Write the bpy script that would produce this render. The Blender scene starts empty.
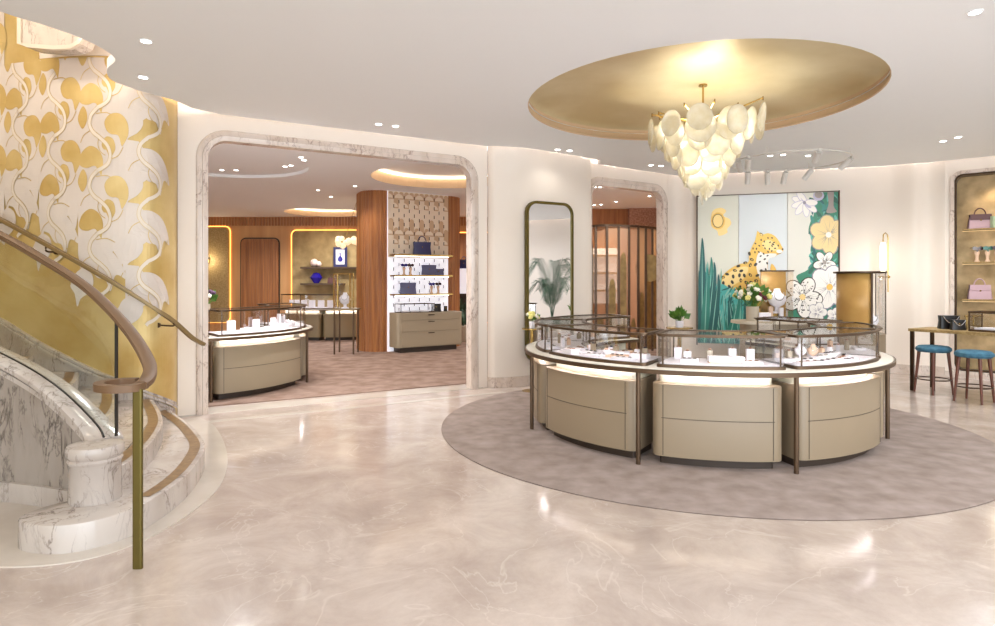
import bpy, bmesh, math, random
from math import sin, cos, pi, radians, atan2, hypot
from mathutils import Vector, Matrix
from mathutils.geometry import tessellate_polygon
random.seed(7)
scn = bpy.context.scene
COL = scn.collection
# ------------------------------------------------------------ camera, world, exposure
FPX, HOR, EYE = 625.0, 281.0, 1.65
cam_d = bpy.data.cameras.new('camera'); cam = bpy.data.objects.new('camera', cam_d); COL.objects.link(cam)
cam_d.sensor_width = 36.0; cam_d.lens = 36.0*FPX/995.0
cam_d.shift_y = -(313.0-HOR)/995.0
cam.location = (0, 0, EYE); cam.rotation_euler = (pi/2, 0, 0); cam_d.clip_start = 0.05
scn.camera = cam
scn.view_settings.view_transform = 'Standard'; scn.view_settings.look = 'None'
scn.view_settings.gamma = 1.0; scn.view_settings.use_curve_mapping = False
scn.view_settings.exposure = 0.64
w = bpy.data.worlds.new('daylight'); scn.world = w; w.use_nodes = True
w.node_tree.nodes['Background'].inputs[0].default_value = (0.86, 0.94, 1.0, 1)
w.node_tree.nodes['Background'].inputs[1].default_value = 2.3
scn.cycles.max_bounces = 8; scn.cycles.diffuse_bounces = 4; scn.cycles.glossy_bounces = 4
scn.cycles.transparent_max_bounces = 24; scn.cycles.transmission_bounces = 6
scn.cycles.caustics_reflective = False; scn.cycles.caustics_refractive = False
scn.cycles.sample_clamp_indirect = 4.0
scn.cycles.use_denoising = True

def area(name, loc, rot, sx, sy, energy, color=(1, .97, .93)):
    d = bpy.data.lights.new(name, 'AREA'); d.shape = 'RECTANGLE'; d.size = sx; d.size_y = sy
    d.energy = energy; d.color = color
    o = bpy.data.objects.new(name, d); COL.objects.link(o); o.location = loc; o.rotation_euler = rot
    return o
# unseen area fill added behind the camera, standing in for shop-window daylight
area('front_fill', (4.5, -3.6, 2.0), (radians(90), 0, 0), 8, 3.4, 200, (.88, .95, 1))

# ------------------------------------------------------------ projections from the photograph's frame to places
def at(px, Y): return (px-497.5)/FPX*Y
def zat(py, Y): return EYE+(HOR-py)*Y/FPX
def gp(px, py, h=0.0):
    Y = FPX*(EYE-h)/(py-HOR); return (at(px, Y), Y)

# ------------------------------------------------------------ materials
def lin(h):
    h = h.lstrip('#'); c = [int(h[i:i+2], 16)/255 for i in (0, 2, 4)]
    return tuple((x/12.92 if x <= .04045 else ((x+.055)/1.055)**2.4) for x in c)+(1,)
def mat(name, color, rough=.5, metal=0.0, emit=None, es=0.0, spec=None, coat=0.0):
    m = bpy.data.materials.new(name); m.use_nodes = True
    b = m.node_tree.nodes['Principled BSDF']
    b.inputs['Base Color'].default_value = lin(color); b.inputs['Roughness'].default_value = rough
    b.inputs['Metallic'].default_value = metal
    if spec is not None: b.inputs['Specular IOR Level'].default_value = spec
    if coat: b.inputs['Coat Weight'].default_value = coat; b.inputs['Coat Roughness'].default_value = .05
    if emit: b.inputs['Emission Color'].default_value = lin(emit); b.inputs['Emission Strength'].default_value = es
    return m
def N(m, t, **kw):
    n = m.node_tree.nodes.new(t)
    for k, v in kw.items():
        if k in n.inputs: n.inputs[k].default_value = v
        else: setattr(n, k, v)
    return n
def L(m, a, b): m.node_tree.links.new(a, b)
def ramp(m, stops):
    r = N(m, 'ShaderNodeValToRGB'); e = r.color_ramp.elements
    while len(e) < len(stops): e.new(.5)
    for i, (p, c) in enumerate(stops): e[i].position = p; e[i].color = lin(c) if isinstance(c, str) else c
    return r
def coords(m, scale=(1, 1, 1)):
    tc = N(m, 'ShaderNodeTexCoord'); mp = N(m, 'ShaderNodeMapping'); mp.inputs['Scale'].default_value = scale
    L(m, tc.outputs['Object'], mp.inputs[0]); return mp.outputs[0]
def noisy(name, c1, c2, scale=3.0, rough=.5, metal=0.0, detail=5.0, stretch=(1, 1, 1), bump=0.0, lo=.35, hi=.65, spec=None):
    m = mat(name, c1, rough, metal, spec=spec); b = m.node_tree.nodes['Principled BSDF']
    n = N(m, 'ShaderNodeTexNoise', Scale=scale, Detail=detail); L(m, coords(m, stretch), n.inputs['Vector'])
    r = ramp(m, [(lo, c1), (hi, c2)]); L(m, n.outputs['Fac'], r.inputs[0]); L(m, r.outputs[0], b.inputs['Base Color'])
    if bump:
        bp = N(m, 'ShaderNodeBump', Strength=bump, Distance=.01); L(m, n.outputs['Fac'], bp.inputs['Height']); L(m, bp.outputs[0], b.inputs['Normal'])
    return m
def marble(name, base, vein, vein2, scale=1.6, rough=.15, width=.012, stretch=(1, 1, .7), amt=1.0):
    m = mat(name, base, rough); b = m.node_tree.nodes['Principled BSDF']
    tc = N(m, 'ShaderNodeTexCoord'); mp = N(m, 'ShaderNodeMapping'); mp.inputs['Scale'].default_value = stretch; mp.inputs['Rotation'].default_value = (.45, .55, .3)
    L(m, tc.outputs['Object'], mp.inputs[0]); v = mp.outputs[0]
    cl = N(m, 'ShaderNodeTexNoise', Scale=scale*1.3, Detail=5.0); L(m, v, cl.inputs['Vector'])
    crr = ramp(m, [(.42, base), (.72, vein2)]); L(m, cl.outputs['Fac'], crr.inputs[0]); cur_ = crr.outputs[0]
    for k, (sc_, wd, lo_, hi_, st) in enumerate(((scale, width, .40, .56, 1.0), (scale*2.3, width*.9, .46, .62, .8))):
        n = N(m, 'ShaderNodeTexNoise', Scale=sc_, Detail=7.0, Roughness=.6, Distortion=.6); L(m, v, n.inputs['Vector'])
        s = N(m, 'ShaderNodeMath', operation='SUBTRACT'); s.inputs[1].default_value = .5; L(m, n.outputs['Fac'], s.inputs[0])
        a = N(m, 'ShaderNodeMath', operation='ABSOLUTE'); L(m, s.outputs[0], a.inputs[0])
        line = ramp(m, [(0.0, (1, 1, 1, 1)), (wd*.5, (.6, .6, .6, 1)), (wd*2.2, (0, 0, 0, 1))]); L(m, a.outputs[0], line.inputs[0])
        n2 = N(m, 'ShaderNodeTexNoise', Scale=sc_*.8, Detail=2.0); mp2 = N(m, 'ShaderNodeMapping'); mp2.inputs['Location'].default_value = (7.3+k, 3.1, 5.7); L(m, v, mp2.inputs[0]); L(m, mp2.outputs[0], n2.inputs['Vector'])
        msk = ramp(m, [(lo_, (0, 0, 0, 1)), (hi_, (st*amt,)*3+(1,))]); L(m, n2.outputs['Fac'], msk.inputs[0])
        mul = N(m, 'ShaderNodeMath', operation='MULTIPLY'); L(m, line.outputs[0], mul.inputs[0]); L(m, msk.outputs[0], mul.inputs[1])
        fin = N(m, 'ShaderNodeMix', data_type='RGBA'); L(m, mul.outputs[0], fin.inputs[0]); L(m, cur_, fin.inputs[6]); fin.inputs[7].default_value = lin(vein); cur_ = fin.outputs[2]
    L(m, cur_, b.inputs['Base Color'])
    return m
def glass(name, tint='#ffffff', k=1.0):
    m = bpy.data.materials.new(name); m.use_nodes = True; nt = m.node_tree; nt.nodes.clear()
    out = N(m, 'ShaderNodeOutputMaterial'); t = N(m, 'ShaderNodeBsdfTransparent'); t.inputs[0].default_value = lin(tint)
    g = N(m, 'ShaderNodeBsdfGlossy'); g.inputs['Roughness'].default_value = .02
    f = N(m, 'ShaderNodeFresnel'); f.inputs[0].default_value = 1.45
    mu = N(m, 'ShaderNodeMath', operation='MULTIPLY'); mu.inputs[1].default_value = k; mu.use_clamp = True
    L(m, f.outputs[0], mu.inputs[0]); mx = N(m, 'ShaderNodeMixShader'); L(m, mu.outputs[0], mx.inputs[0])
    L(m, t.outputs[0], mx.inputs[1]); L(m, g.outputs[0], mx.inputs[2]); L(m, mx.outputs[0], out.inputs[0])
    return m
def emis(name, color, s):
    m = bpy.data.materials.new(name); m.use_nodes = True; nt = m.node_tree; nt.nodes.clear()
    out = N(m, 'ShaderNodeOutputMaterial'); e = N(m, 'ShaderNodeEmission'); e.inputs[0].default_value = lin(color); e.inputs[1].default_value = s
    L(m, e.outputs[0], out.inputs[0]); return m
def wood(name, c1, c2, scale=14.0, rough=.4):
    m = mat(name, c1, rough); b = m.node_tree.nodes['Principled BSDF']
    n = N(m, 'ShaderNodeTexNoise', Scale=scale, Detail=6.0); L(m, coords(m, (1, 1, .05)), n.inputs['Vector'])
    r = ramp(m, [(.3, c1), (.7, c2)]); L(m, n.outputs['Fac'], r.inputs[0]); L(m, r.outputs[0], b.inputs['Base Color']); return m

M = {}
M['ceiling'] = mat('white_plaster', '#f7f9fb', .75)
M['wall'] = noisy('cream_plaster', '#efe3d7', '#f2e8de', .6, .6)
M['marble'] = marble('veined_white_marble', '#c4bab2', '#64554e', '#b3a79e', 2.2, .16, .008, (1.4, 1.4, .55), .85)
M['marble_shaded'] = marble('shaded_veined_marble', '#a39990', '#3f3936', '#8c8178', 2.2, .18, .012, (1.5, 1.5, .5), .9)  # stair marble darkened by the parapet's shade; heavy grey veins its own
M['architrave'] = marble('brown_veined_marble', '#ddcfc5', '#7a5745', '#d0bfb1', 3.2, .2, .010, (1.3, 1.3, .5), .75)
def floor_mat():
    m = mat('polished_beige_marble', '#e2d2c5', .1); b = m.node_tree.nodes['Principled BSDF']
    v = coords(m); w_ = N(m, 'ShaderNodeTexNoise', Scale=1.6, Detail=12.0, Roughness=.7, Distortion=.5); L(m, v, w_.inputs['Vector'])
    r = ramp(m, [(.3, '#af9f95'), (.5, '#c1b2a8'), (.7, '#d2c5bc')]); L(m, w_.outputs['Fac'], r.inputs[0])
    n = N(m, 'ShaderNodeTexNoise', Scale=1.3, Detail=5.0, Distortion=1.2); L(m, v, n.inputs['Vector'])
    s = N(m, 'ShaderNodeMath', operation='SUBTRACT'); s.inputs[1].default_value = .5; L(m, n.outputs['Fac'], s.inputs[0])
    a = N(m, 'ShaderNodeMath', operation='ABSOLUTE'); L(m, s.outputs[0], a.inputs[0])
    ln = ramp(m, [(0, (.28, .28, .28, 1)), (.007, (0, 0, 0, 1))]); L(m, a.outputs[0], ln.inputs[0])
    mx = N(m, 'ShaderNodeMix', data_type='RGBA'); L(m, ln.outputs[0], mx.inputs[0]); L(m, r.outputs[0], mx.inputs[6]); mx.inputs[7].default_value = lin('#e6dcd4')
    L(m, mx.outputs[2], b.inputs['Base Color'])
    rr = ramp(m, [(.3, (.07, .07, .07, 1)), (.75, (.2, .2, .2, 1))]); L(m, w_.outputs['Fac'], rr.inputs[0]); L(m, rr.outputs[0], b.inputs['Roughness'])
    return m
M['floor'] = floor_mat()
M['floor_pale'] = noisy('pale_cream_marble', '#c3b8ac', '#d2c8bd', 1.5, .12)
M['rug'] = noisy('mauve_taupe_pile', '#85776f', '#a5968f', 5.0, .95, detail=12, lo=.25, hi=.75, bump=.4, spec=.1)
M['rug_edge'] = mat('rug_binding', '#8a7a74', .9)
M['carpet'] = noisy('pinkish_beige_carpet', '#836c5f', '#9b8478', 4.0, .95, detail=8, bump=.3, spec=.1)
M['gold_wall'] = noisy('gold_leaf', '#bf9f5c', '#d6bd82', 1.6, .42, .25, detail=5)
M['gold_dome'] = noisy('champagne_gold_leaf', '#d6c498', '#e6d8b4', 1.2, .4, .4, detail=6)
M['gold_trim'] = mat('rose_gold_paint', '#dcbf9c', .45, .2)
M['leaf'] = noisy('pearl_lacquer', '#cfc3ba', '#d9cec5', 1.0, .4)
M['stem'] = mat('ivory_lacquer', '#ddd1c2', .4)
M['bronze'] = mat('brushed_bronze', '#5f4c3b', .4, .7)
M['bronze_dark'] = mat('dark_bronze', '#4a392c', .35, .7)
M['olive'] = mat('antique_brass', '#665a2c', .4, .7)
M['rail'] = mat('brown_leather_rail', '#72573f', .5, .1)
M['brass'] = mat('polished_brass', '#b89a5a', .25, .9)
M['cream_lacquer'] = mat('cream_leather', '#93826b', .42)
M['cream_light'] = mat('cream_upstand', '#ebe6d2', .4)
M['seam'] = mat('seam_shadow_gap', '#574b3d', .6)
M['plinth'] = mat('dark_brown_plinth', '#3a2d24', .5)
M['top'] = mat('cream_stone_top', '#efe9dc', .2)
M['white'] = mat('white_leatherette', '#f6f1f6', .5)
M['glass'] = glass('clear_glass', '#ffffff', .45)
M['glass_top'] = glass('clear_top_glass', '#ffffff', .8)
M['mirror'] = mat('silvered_mirror', '#e8e8ea', .01, 1.0)
M['taupe'] = mat('taupe_leather', '#998a73', .5)
M['taupe_far'] = mat('olive_taupe_leather', '#8d7b5c', .5)
M['inlay'] = noisy('brown_bronze_inlay', '#7c5f3f', '#94774f', 20, .4, .3)
M['wood_screen'] = wood('honey_screen', '#a87848', '#c79a68', 8)
M['wood'] = wood('reddish_oak', '#8f5830', '#b87c48', 14)
M['wood_dark'] = wood('walnut_stain', '#5a3020', '#6f4030', 12)
M['wood_pale'] = wood('honey_oak', '#b98652', '#cf9e66', 5)
M['niche_gold'] = noisy('bronze_fabric', '#94794c', '#b59a68', 30, .6, .2)
M['niche_panel'] = noisy('gold_onyx_panel', '#9c8258', '#cfb083', 3.2, .4, .25, detail=7)
M['led'] = emis('warm_led', '#ffae52', 2.6)
M['case_led'] = emis('case_led', '#fff4f4', 26.0)
M['cove'] = emis('cove_led', '#fff0e4', 26.0)
M['bulb'] = emis('lit_downlight', '#fff8ee', 14.0)
M['sconce'] = emis('lit_opal_tube', '#fff4dc', 3.0)
M['navy'] = mat('navy_leather', '#2b2c5c', .35)
M['slate'] = mat('slate_leather', '#5a5c80', .4)
M['black'] = mat('black_leather', '#14100f', .35)
M['pink'] = mat('lilac_pink_leather', '#c3a2ab', .45)
M['maroon'] = mat('dark_maroon_leather', '#5a3434', .45)
M['blue_seat'] = noisy('petrol_blue_velvet', '#2f5c74', '#47788f', 12, .8)
M['skin_stand'] = mat('beige_display_hand', '#e2c0a4', .5)
M['shade_dark'] = mat('dark_lens', '#3a2226', .1)
M['shade_green'] = mat('green_lens', '#2f6a58', .1)
M['shade_blue'] = mat('violet_lens', '#33307c', .1)
M['leafgreen'] = noisy('palm_green', '#2e4c3a', '#4a6b50', 6, .5)
M['leaf_bright'] = noisy('fresh_green', '#3c6a24', '#6f9a3c', 9, .5)
M['petal'] = mat('white_petal', '#f3eee0', .6)
M['petal_yellow'] = mat('pale_yellow_petal', '#e8df8a', .6)
M['petal_red'] = mat('burgundy_petal', '#6a2230', .6)
M['petal_purple'] = mat('plum_petal', '#5a3a58', .6)
M['jewel_pink'] = mat('rose_gold_jewel', '#d8a890', .25, .6)
M['jewel_dark'] = mat('dark_jewel', '#3c3440', .2, .4)
M['silver'] = mat('silver', '#d8d8dc', .2, .9)
M['pot'] = mat('grey_beige_pot', '#c4b7a3', .5)
M['violet_glass'] = mat('violet_blue_glass', '#2a1f8c', .08)
M['coral'] = mat('pink_white_ceramic', '#ecd2c8', .4)
M['spot_grey'] = mat('pale_grey_metal', '#dcd8d2', .4, .05)
M['cover'] = noisy('gold_backed_panel', '#bd9150', '#d3a862', 2, .4, .1)
M['glow_wall'] = mat('backlit_white_panel', '#f4f2f6', .5, emit='#f1f2ff', es=.35)
def disc_mat():
    m = bpy.data.materials.new('alabaster_glass'); m.use_nodes = True; nt = m.node_tree; b = nt.nodes['Principled BSDF']
    b.inputs['Roughness'].default_value = .35
    n = N(m, 'ShaderNodeTexNoise', Scale=14.0, Detail=6.0); L(m, coords(m), n.inputs['Vector'])
    r = ramp(m, [(.35, '#efe9d6'), (.65, '#fbf8ee')]); L(m, n.outputs['Fac'], r.inputs[0]); L(m, r.outputs[0], b.inputs['Base Color'])
    t = N(m, 'ShaderNodeBsdfTranslucent'); L(m, r.outputs[0], t.inputs[0])
    mx = N(m, 'ShaderNodeMixShader'); mx.inputs[0].default_value = .55
    L(m, b.outputs[0], mx.inputs[1]); L(m, t.outputs[0], mx.inputs[2])
    tr = N(m, 'ShaderNodeBsdfTransparent'); mx2 = N(m, 'ShaderNodeMixShader'); mx2.inputs[0].default_value = .2
    L(m, mx.outputs[0], mx2.inputs[1]); L(m, tr.outputs[0], mx2.inputs[2])
    L(m, mx2.outputs[0], nt.nodes['Material Output'].inputs[0]); return m
M['disc'] = disc_mat()

# ------------------------------------------------------------ mesh builder
def cr(pts, n=8, closed=False):
    """Catmull-Rom through points of any dimension"""
    out = []; P_ = [Vector(p) for p in pts]; k = len(P_)
    rng = range(k if closed else k-1)
    for i in rng:
        if closed: a, b, c, d = P_[i-1], P_[i], P_[(i+1) % k], P_[(i+2) % k]
        else: a, b, c, d = P_[max(i-1, 0)], P_[i], P_[i+1], P_[min(i+2, k-1)]
        for j in range(n):
            t = j/n; out.append(.5*((2*b)+(c-a)*t+(2*a-5*b+4*c-d)*t*t+(3*b-a-3*c+d)*t**3))
    if not closed: out.append(P_[-1])
    return out
class MB:
    def __init__(s): s.v = []; s.f = []; s.mi = []
    def add(s, vs, fs, mi=0):
        o = len(s.v); s.v += [tuple(v) for v in vs]; s.f += [tuple(i+o for i in f) for f in fs]; s.mi += [mi]*len(fs); return s
    def box(s, x0, x1, y0, y1, z0, z1, mi=0, T=None):
        vs = [Vector(p) for p in ((x0,y0,z0),(x1,y0,z0),(x1,y1,z0),(x0,y1,z0),(x0,y0,z1),(x1,y0,z1),(x1,y1,z1),(x0,y1,z1))]
        if T is not None: vs = [T @ p for p in vs]
        return s.add(vs, [(0,3,2,1),(4,5,6,7),(0,1,5,4),(1,2,6,5),(2,3,7,6),(3,0,4,7)], mi)
    def prism(s, poly, z0, z1, mi=0, bevel=0.0, T=None):
        n = len(poly); a = sum(poly[i-1][0]*poly[i][1]-poly[i][0]*poly[i-1][1] for i in range(n))
        if a < 0: poly = poly[::-1]
        rings = [(0, z0), (0, z1)]
        if bevel:
            rings = [(0, z0), (0, z1-bevel), (bevel*.3, z1-bevel*.3), (bevel, z1)]
        vs = []
        for ins, z in rings:
            for i, p in enumerate(poly):
                x, y = p[0], p[1]
                if ins:
                    q, r = Vector(poly[i-1][:2]), Vector(poly[(i+1) % n][:2]); t = (r-q)
                    if t.length > 0: t.normalize(); x -= t.y*ins; y += t.x*ins
                vs.append(Vector((x, y, z)))
        if T is not None: vs = [T @ p for p in vs]
        fs = [tuple(range(n))[::-1]]
        for k in range(len(rings)-1):
            for i in range(n): j = (i+1) % n; fs.append((k*n+i, k*n+j, (k+1)*n+j, (k+1)*n+i))
        fs.append(tuple((len(rings)-1)*n+i for i in range(n)))
        return s.add(vs, fs, mi)
    def cyl(s, p, q, r, r2=None, n=12, mi=0):
        p, q = Vector(p), Vector(q); r2 = r if r2 is None else r2; d = (q-p).normalized()
        a = d.orthogonal().normalized(); b = d.cross(a); vs = []
        for c, rr in ((p, r), (q, r2)):
            for i in range(n): t = 2*pi*i/n; vs.append(c+a*cos(t)*rr+b*sin(t)*rr)
        fs = [(i, (i+1) % n, n+(i+1) % n, n+i) for i in range(n)]+[tuple(range(n))[::-1], tuple(range(n, 2*n))]
        return s.add(vs, fs, mi)
    def lathe(s, prof, c=(0, 0, 0), n=24, mi=0, T=None, sx=1, sy=1):
        vs = []; k = len(prof)
        for r, z in prof:
            for i in range(n): t = 2*pi*i/n; vs.append(Vector((c[0]+r*cos(t)*sx, c[1]+r*sin(t)*sy, c[2]+z)))
        if T is not None: vs = [T @ p for p in vs]
        fs = [(j*n+i, j*n+(i+1) % n, (j+1)*n+(i+1) % n, (j+1)*n+i) for j in range(k-1) for i in range(n)]
        if prof[0][0] > 1e-6: fs.append(tuple(range(n))[::-1])
        if prof[-1][0] > 1e-6: fs.append(tuple((k-1)*n+i for i in range(n)))
        return s.add(vs, fs, mi)
    def ball(s, c, r, n=10, mi=0, sx=1, sy=1, sz=1):
        pr = [(max(1e-5, r*sin(pi*i/n)), -r*sz*cos(pi*i/n)) for i in range(n+1)]
        return s.lathe(pr, c, n+4, mi, sx=sx, sy=sy)
    def sweep(s, path, prof, mi=0, closed=False, up=(0, 0, 1)):
        P_ = [Vector(p) for p in path]; n = len(P_); m = len(prof); up = Vector(up); vs = []
        for i, p in enumerate(P_):
            a = P_[i-1] if (i > 0 or closed) else p; b = P_[(i+1) % n] if (i < n-1 or closed) else p
            t = (b-a).normalized(); side = t.cross(up)
            if side.length < 1e-4: side = t.cross(Vector((0, 1, 0)))
            side.normalize(); u2 = side.cross(t)
            for (q, r) in prof: vs.append(p+side*q+u2*r)
        fs = []
        for i in range(n if closed else n-1):
            j = (i+1) % n
            for k in range(m): l = (k+1) % m; fs.append((i*m+k, i*m+l, j*m+l, j*m+k))
        if not closed: fs += [tuple(range(m))[::-1], tuple((n-1)*m+k for k in range(m))]
        return s.add(vs, fs, mi)
    def tube(s, path, r, n=8, mi=0, closed=False, up=(0, 0, 1)):
        return s.sweep(path, [(r*cos(2*pi*i/n), r*sin(2*pi*i/n)) for i in range(n)], mi, closed, up)
    def flat(s, polys, fn, mi=0):
        """planar polygon (list of loops) -> triangles mapped through fn"""
        flatp = [q for lp in polys for q in lp]
        tris = tessellate_polygon([[Vector((q[0], q[1], 0)) for q in lp] for lp in polys])
        return s.add([fn(q[0], q[1]) for q in flatp], [tuple(t) for t in tris], mi)
    def build(s, name, mats, parent=None, smooth=True, angle=35):
        me = bpy.data.meshes.new(name)
        inv = WM(parent).inverted() if parent else None
        me.from_pydata([tuple(inv @ Vector(v)) for v in s.v] if inv else s.v, [], s.f)
        mats = mats if isinstance(mats, (list, tuple)) else [mats]
        for m in mats: me.materials.append(M[m] if isinstance(m, str) else m)
        for p, i in zip(me.polygons, s.mi): p.material_index = i
        bm = bmesh.new(); bm.from_mesh(me); bmesh.ops.recalc_face_normals(bm, faces=bm.faces); bm.to_mesh(me); bm.free()
        if smooth:
            for p in me.polygons: p.use_smooth = True
            me.set_sharp_from_angle(angle=radians(angle))
        o = bpy.data.objects.new(name, me); COL.objects.link(o)
        if parent: o.parent = parent
        return o
def WM(o):
    m = Matrix.LocRotScale(o.location, o.rotation_euler, o.scale)
    return (WM(o.parent) @ m) if o.parent else m
def tag(o, label, cat, group=None, kind=None):
    o['label'] = label; o['category'] = cat
    if group: o['group'] = group
    if kind: o['kind'] = kind
    return o
def thing(name, loc, label, cat, rz=0, group=None):
    o = bpy.data.objects.new(name, None); o.empty_display_size = .1; COL.objects.link(o)
    o.location = loc; o.rotation_euler = (0, 0, rz); return tag(o, label, cat, group)
def struct(o): o['kind'] = 'structure'; return o
def dup(root, loc, rz, label, group=None):
    r = root.copy(); COL.objects.link(r); r.location = loc; r.rotation_euler = (0, 0, rz); r['label'] = label
    if group: r['group'] = group
    for ch in list(root.children):
        c = ch.copy(); COL.objects.link(c); c.parent = r
        for g in ch.children:
            d = g.copy(); COL.objects.link(d); d.parent = c
    return r
def TM(loc, rz=0, rx=0, ry=0): return Matrix.Translation(loc) @ Matrix.Rotation(rz, 4, 'Z') @ Matrix.Rotation(ry, 4, 'Y') @ Matrix.Rotation(rx, 4, 'X')
def rrect(x0, x1, y0, y1, r, n=6, seg=None):
    """rounded rectangle, CCW, long x sides subdivided"""
    out = []
    for cx, cy, a in ((x1-r, y0+r, -90), (x1-r, y1-r, 0), (x0+r, y1-r, 90), (x0+r, y0+r, 180)):
        arc = [(cx+r*cos(radians(a+90*i/n)), cy+r*sin(radians(a+90*i/n))) for i in range(n+1)]
        if seg and out:
            p, q = out[-1], arc[0]; k = max(1, int(hypot(q[0]-p[0], q[1]-p[1])/seg))
            out += [(p[0]+(q[0]-p[0])*j/k, p[1]+(q[1]-p[1])*j/k) for j in range(1, k)]
        out += arc
    if seg:
        p, q = out[-1], out[0]; k = max(1, int(hypot(q[0]-p[0], q[1]-p[1])/seg))
        out += [(p[0]+(q[0]-p[0])*j/k, p[1]+(q[1]-p[1])*j/k) for j in range(1, k)]
    return out
def sector(C, a0, a1, r0, r1, rad, seg=.08):
    rm = r1; pts = rrect(radians(a0)*rm, radians(a1)*rm, r0, r1, rad, 5, seg)
    return [(C[0]+q*cos(p/rm), C[1]+q*sin(p/rm)) for p, q in pts]
def arch(s0, s1, z0, z1, r, n=8):
    """open-bottomed rounded opening outline from bottom-left up and over to bottom-right"""
    out = [(s0, z0)]
    out += [(s0+r-r*cos(radians(90*i/n)), z1-r+r*sin(radians(90*i/n))) for i in range(n+1)]
    out += [(s1-r+r*sin(radians(90*i/n)), z1-r+r*cos(radians(90*i/n))) for i in range(n+1)]
    return out+[(s1, z0)]
class Plane2:
    """vertical wall plane: s along, t away from the room, z up"""
    def __init__(s, o, e):
        s.o = Vector((o[0], o[1], 0)); d = Vector((e[0]-o[0], e[1]-o[1], 0)); s.len = d.length; s.d = d.normalized(); s.n = Vector((-s.d.y, s.d.x, 0))
        if s.n.dot(s.o) < 0: s.n = -s.n
    def __call__(s, u, z, t=0.0): return s.o+s.d*u+s.n*t+Vector((0, 0, z))
    def s_at(s, px):
        k = (px-497.5)/FPX; return (k*s.o.y-s.o.x)/(s.d.x-k*s.d.y)
    def sz(s, px, py):
        u = s.s_at(px); p = s(u, 0); return (u, zat(py, p.y))
    def rot(s): return atan2(s.d.y, s.d.x)
    def T(s, u, z, t=0.0): return TM(s(u, z, t), s.rot())

CZ = 3.70          # ceiling height of the hall
TOPZ = 4.25
# ------------------------------------------------------------ floors
f = MB(); f.box(-14, 12, -4, 24, -.2, 0); struct(f.build('floor', 'floor'))
# ------------------------------------------------------------ walls
gold_path = cr([(-3.90, 7.62), (-3.82, 7.35), (-3.83, 7.08), (-3.98, 6.93), (-4.3, 6.86), (-4.7, 6.87), (-5.2, 6.97), (-5.8, 7.1), (-6.6, 7.0), (-7.2, 6.4), (-7.4, 5.4), (-7.2, 4.2), (-6.6, 3.0), (-6.2, 1.0), (-6.2, -4)], 6)
def ribbon(mb, path, z0, z1, th, mi=0, side=1):
    """solid wall following a plan path; z0/z1 numbers or lists; thickness away to 'side' of travel"""
    n = len(path); P_ = [Vector((p[0], p[1])) for p in path]; vs = []
    z0 = z0 if isinstance(z0, (list, tuple)) else [z0]*n; z1 = z1 if isinstance(z1, (list, tuple)) else [z1]*n
    for i, p in enumerate(P_):
        t = (P_[min(i+1, n-1)]-P_[max(i-1, 0)]).normalized(); nn = Vector((t.y, -t.x))*side*th
        vs += [(p.x, p.y, z0[i]), (p.x, p.y, z1[i]), (p.x+nn.x, p.y+nn.y, z1[i]), (p.x+nn.x, p.y+nn.y, z0[i])]
    fs = []
    for i in range(n-1):
        for k in range(4): l = (k+1) % 4; fs.append((4*i+k, 4*i+l, 4*i+4+l, 4*i+4+k))
    fs += [(0, 1, 2, 3), tuple(4*(n-1)+k for k in (3, 2, 1, 0))]
    mb.add(vs, fs, mi); return mb
# arc length table of the gold wall
GL = [0.0]
for i in range(1, len(gold_path)): GL.append(GL[-1]+(gold_path[i]-gold_path[i-1]).length)
def gold_at(u, z, off):
    u = max(0.0, min(u, GL[-1]-1e-4)); i = 0
    while GL[i+1] < u: i += 1
    t = (u-GL[i])/(GL[i+1]-GL[i]); p = gold_path[i].lerp(gold_path[i+1], t)
    a = gold_path[max(i-0, 0)]; b = gold_path[i+1]; ta = (gold_path[min(i+1, len(gold_path)-1)]-gold_path[max(i-1, 0)]).normalized(); tb = (gold_path[min(i+2, len(gold_path)-1)]-gold_path[i]).normalized()
    d = ta.lerp(tb, t).normalized(); nx, ny = -d.y, d.x
    # room side is +x/-y
    return Vector((p.x+nx*off, p.y+ny*off, z))
wl = MB(); ribbon(wl, gold_path, 0, [5.3 if p.x < -5.12 else 4.12 for p in gold_path], .25, 0, 1)
# inlaid vine pattern of lacquered petals on the gold
def spline2(pts, n=6): return [(p.x, p.y) for p in cr(pts, n, True)]
PETAL1 = spline2([(.02, .66), (.20, .84), (.46, .88), (.72, .78), (.92, .58), (1.02, .34), (.86, .40), (.78, .36), (.70, .14), (.60, .32), (.42, .36), (.28, .50), (.14, .54)])
PETAL3 = spline2([(-.04, .44), (.12, .50), (.30, .42), (.34, .26), (.24, .12), (.06, .02), (-.02, -.10), (-.08, .10), (-.18, .22), (-.12, .34)])
HOLE1 = spline2([(.02, .20), (.10, .36), (.28, .45), (.46, .38), (.55, .22), (.52, .0), (.515, -.03), (.49, .0), (.38, .13), (.22, .10), (.08, .12)])
HOLE2 = spline2([(.58, .84), (.70, .96), (.90, .97), (1.04, .84), (1.06, .64), (.95, .46), (.94, .45), (.92, .47), (.86, .62), (.72, .64), (.62, .70)])
HOLE3 = spline2([(.52, .48), (.62, .60), (.76, .56), (.80, .40), (.70, .26), (.69, .25), (.67, .28), (.62, .38), (.56, .40)])
HOLE4 = spline2([(.10, .72), (.20, .84), (.20, .98), (.12, 1.08), (.04, 1.0), (.0, .86)])
HANG = [(0, 1.02), (1, 1.02), (1, .80), (.96, .62), (.90, .50), (.86, .66), (.76, .78), (.64, .72), (.56, .54), (.50, .36), (.44, .56), (.34, .74), (.22, .70), (.12, .50), (.08, .34), (.04, .54), (0, .74)]
SIDE = [(0, 0), (0, 1), (.26, .98), (.38, .84), (.34, .70), (.18, .62), (.30, .48), (.42, .38), (.30, .30), (.16, .18), (.12, .06)]
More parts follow.
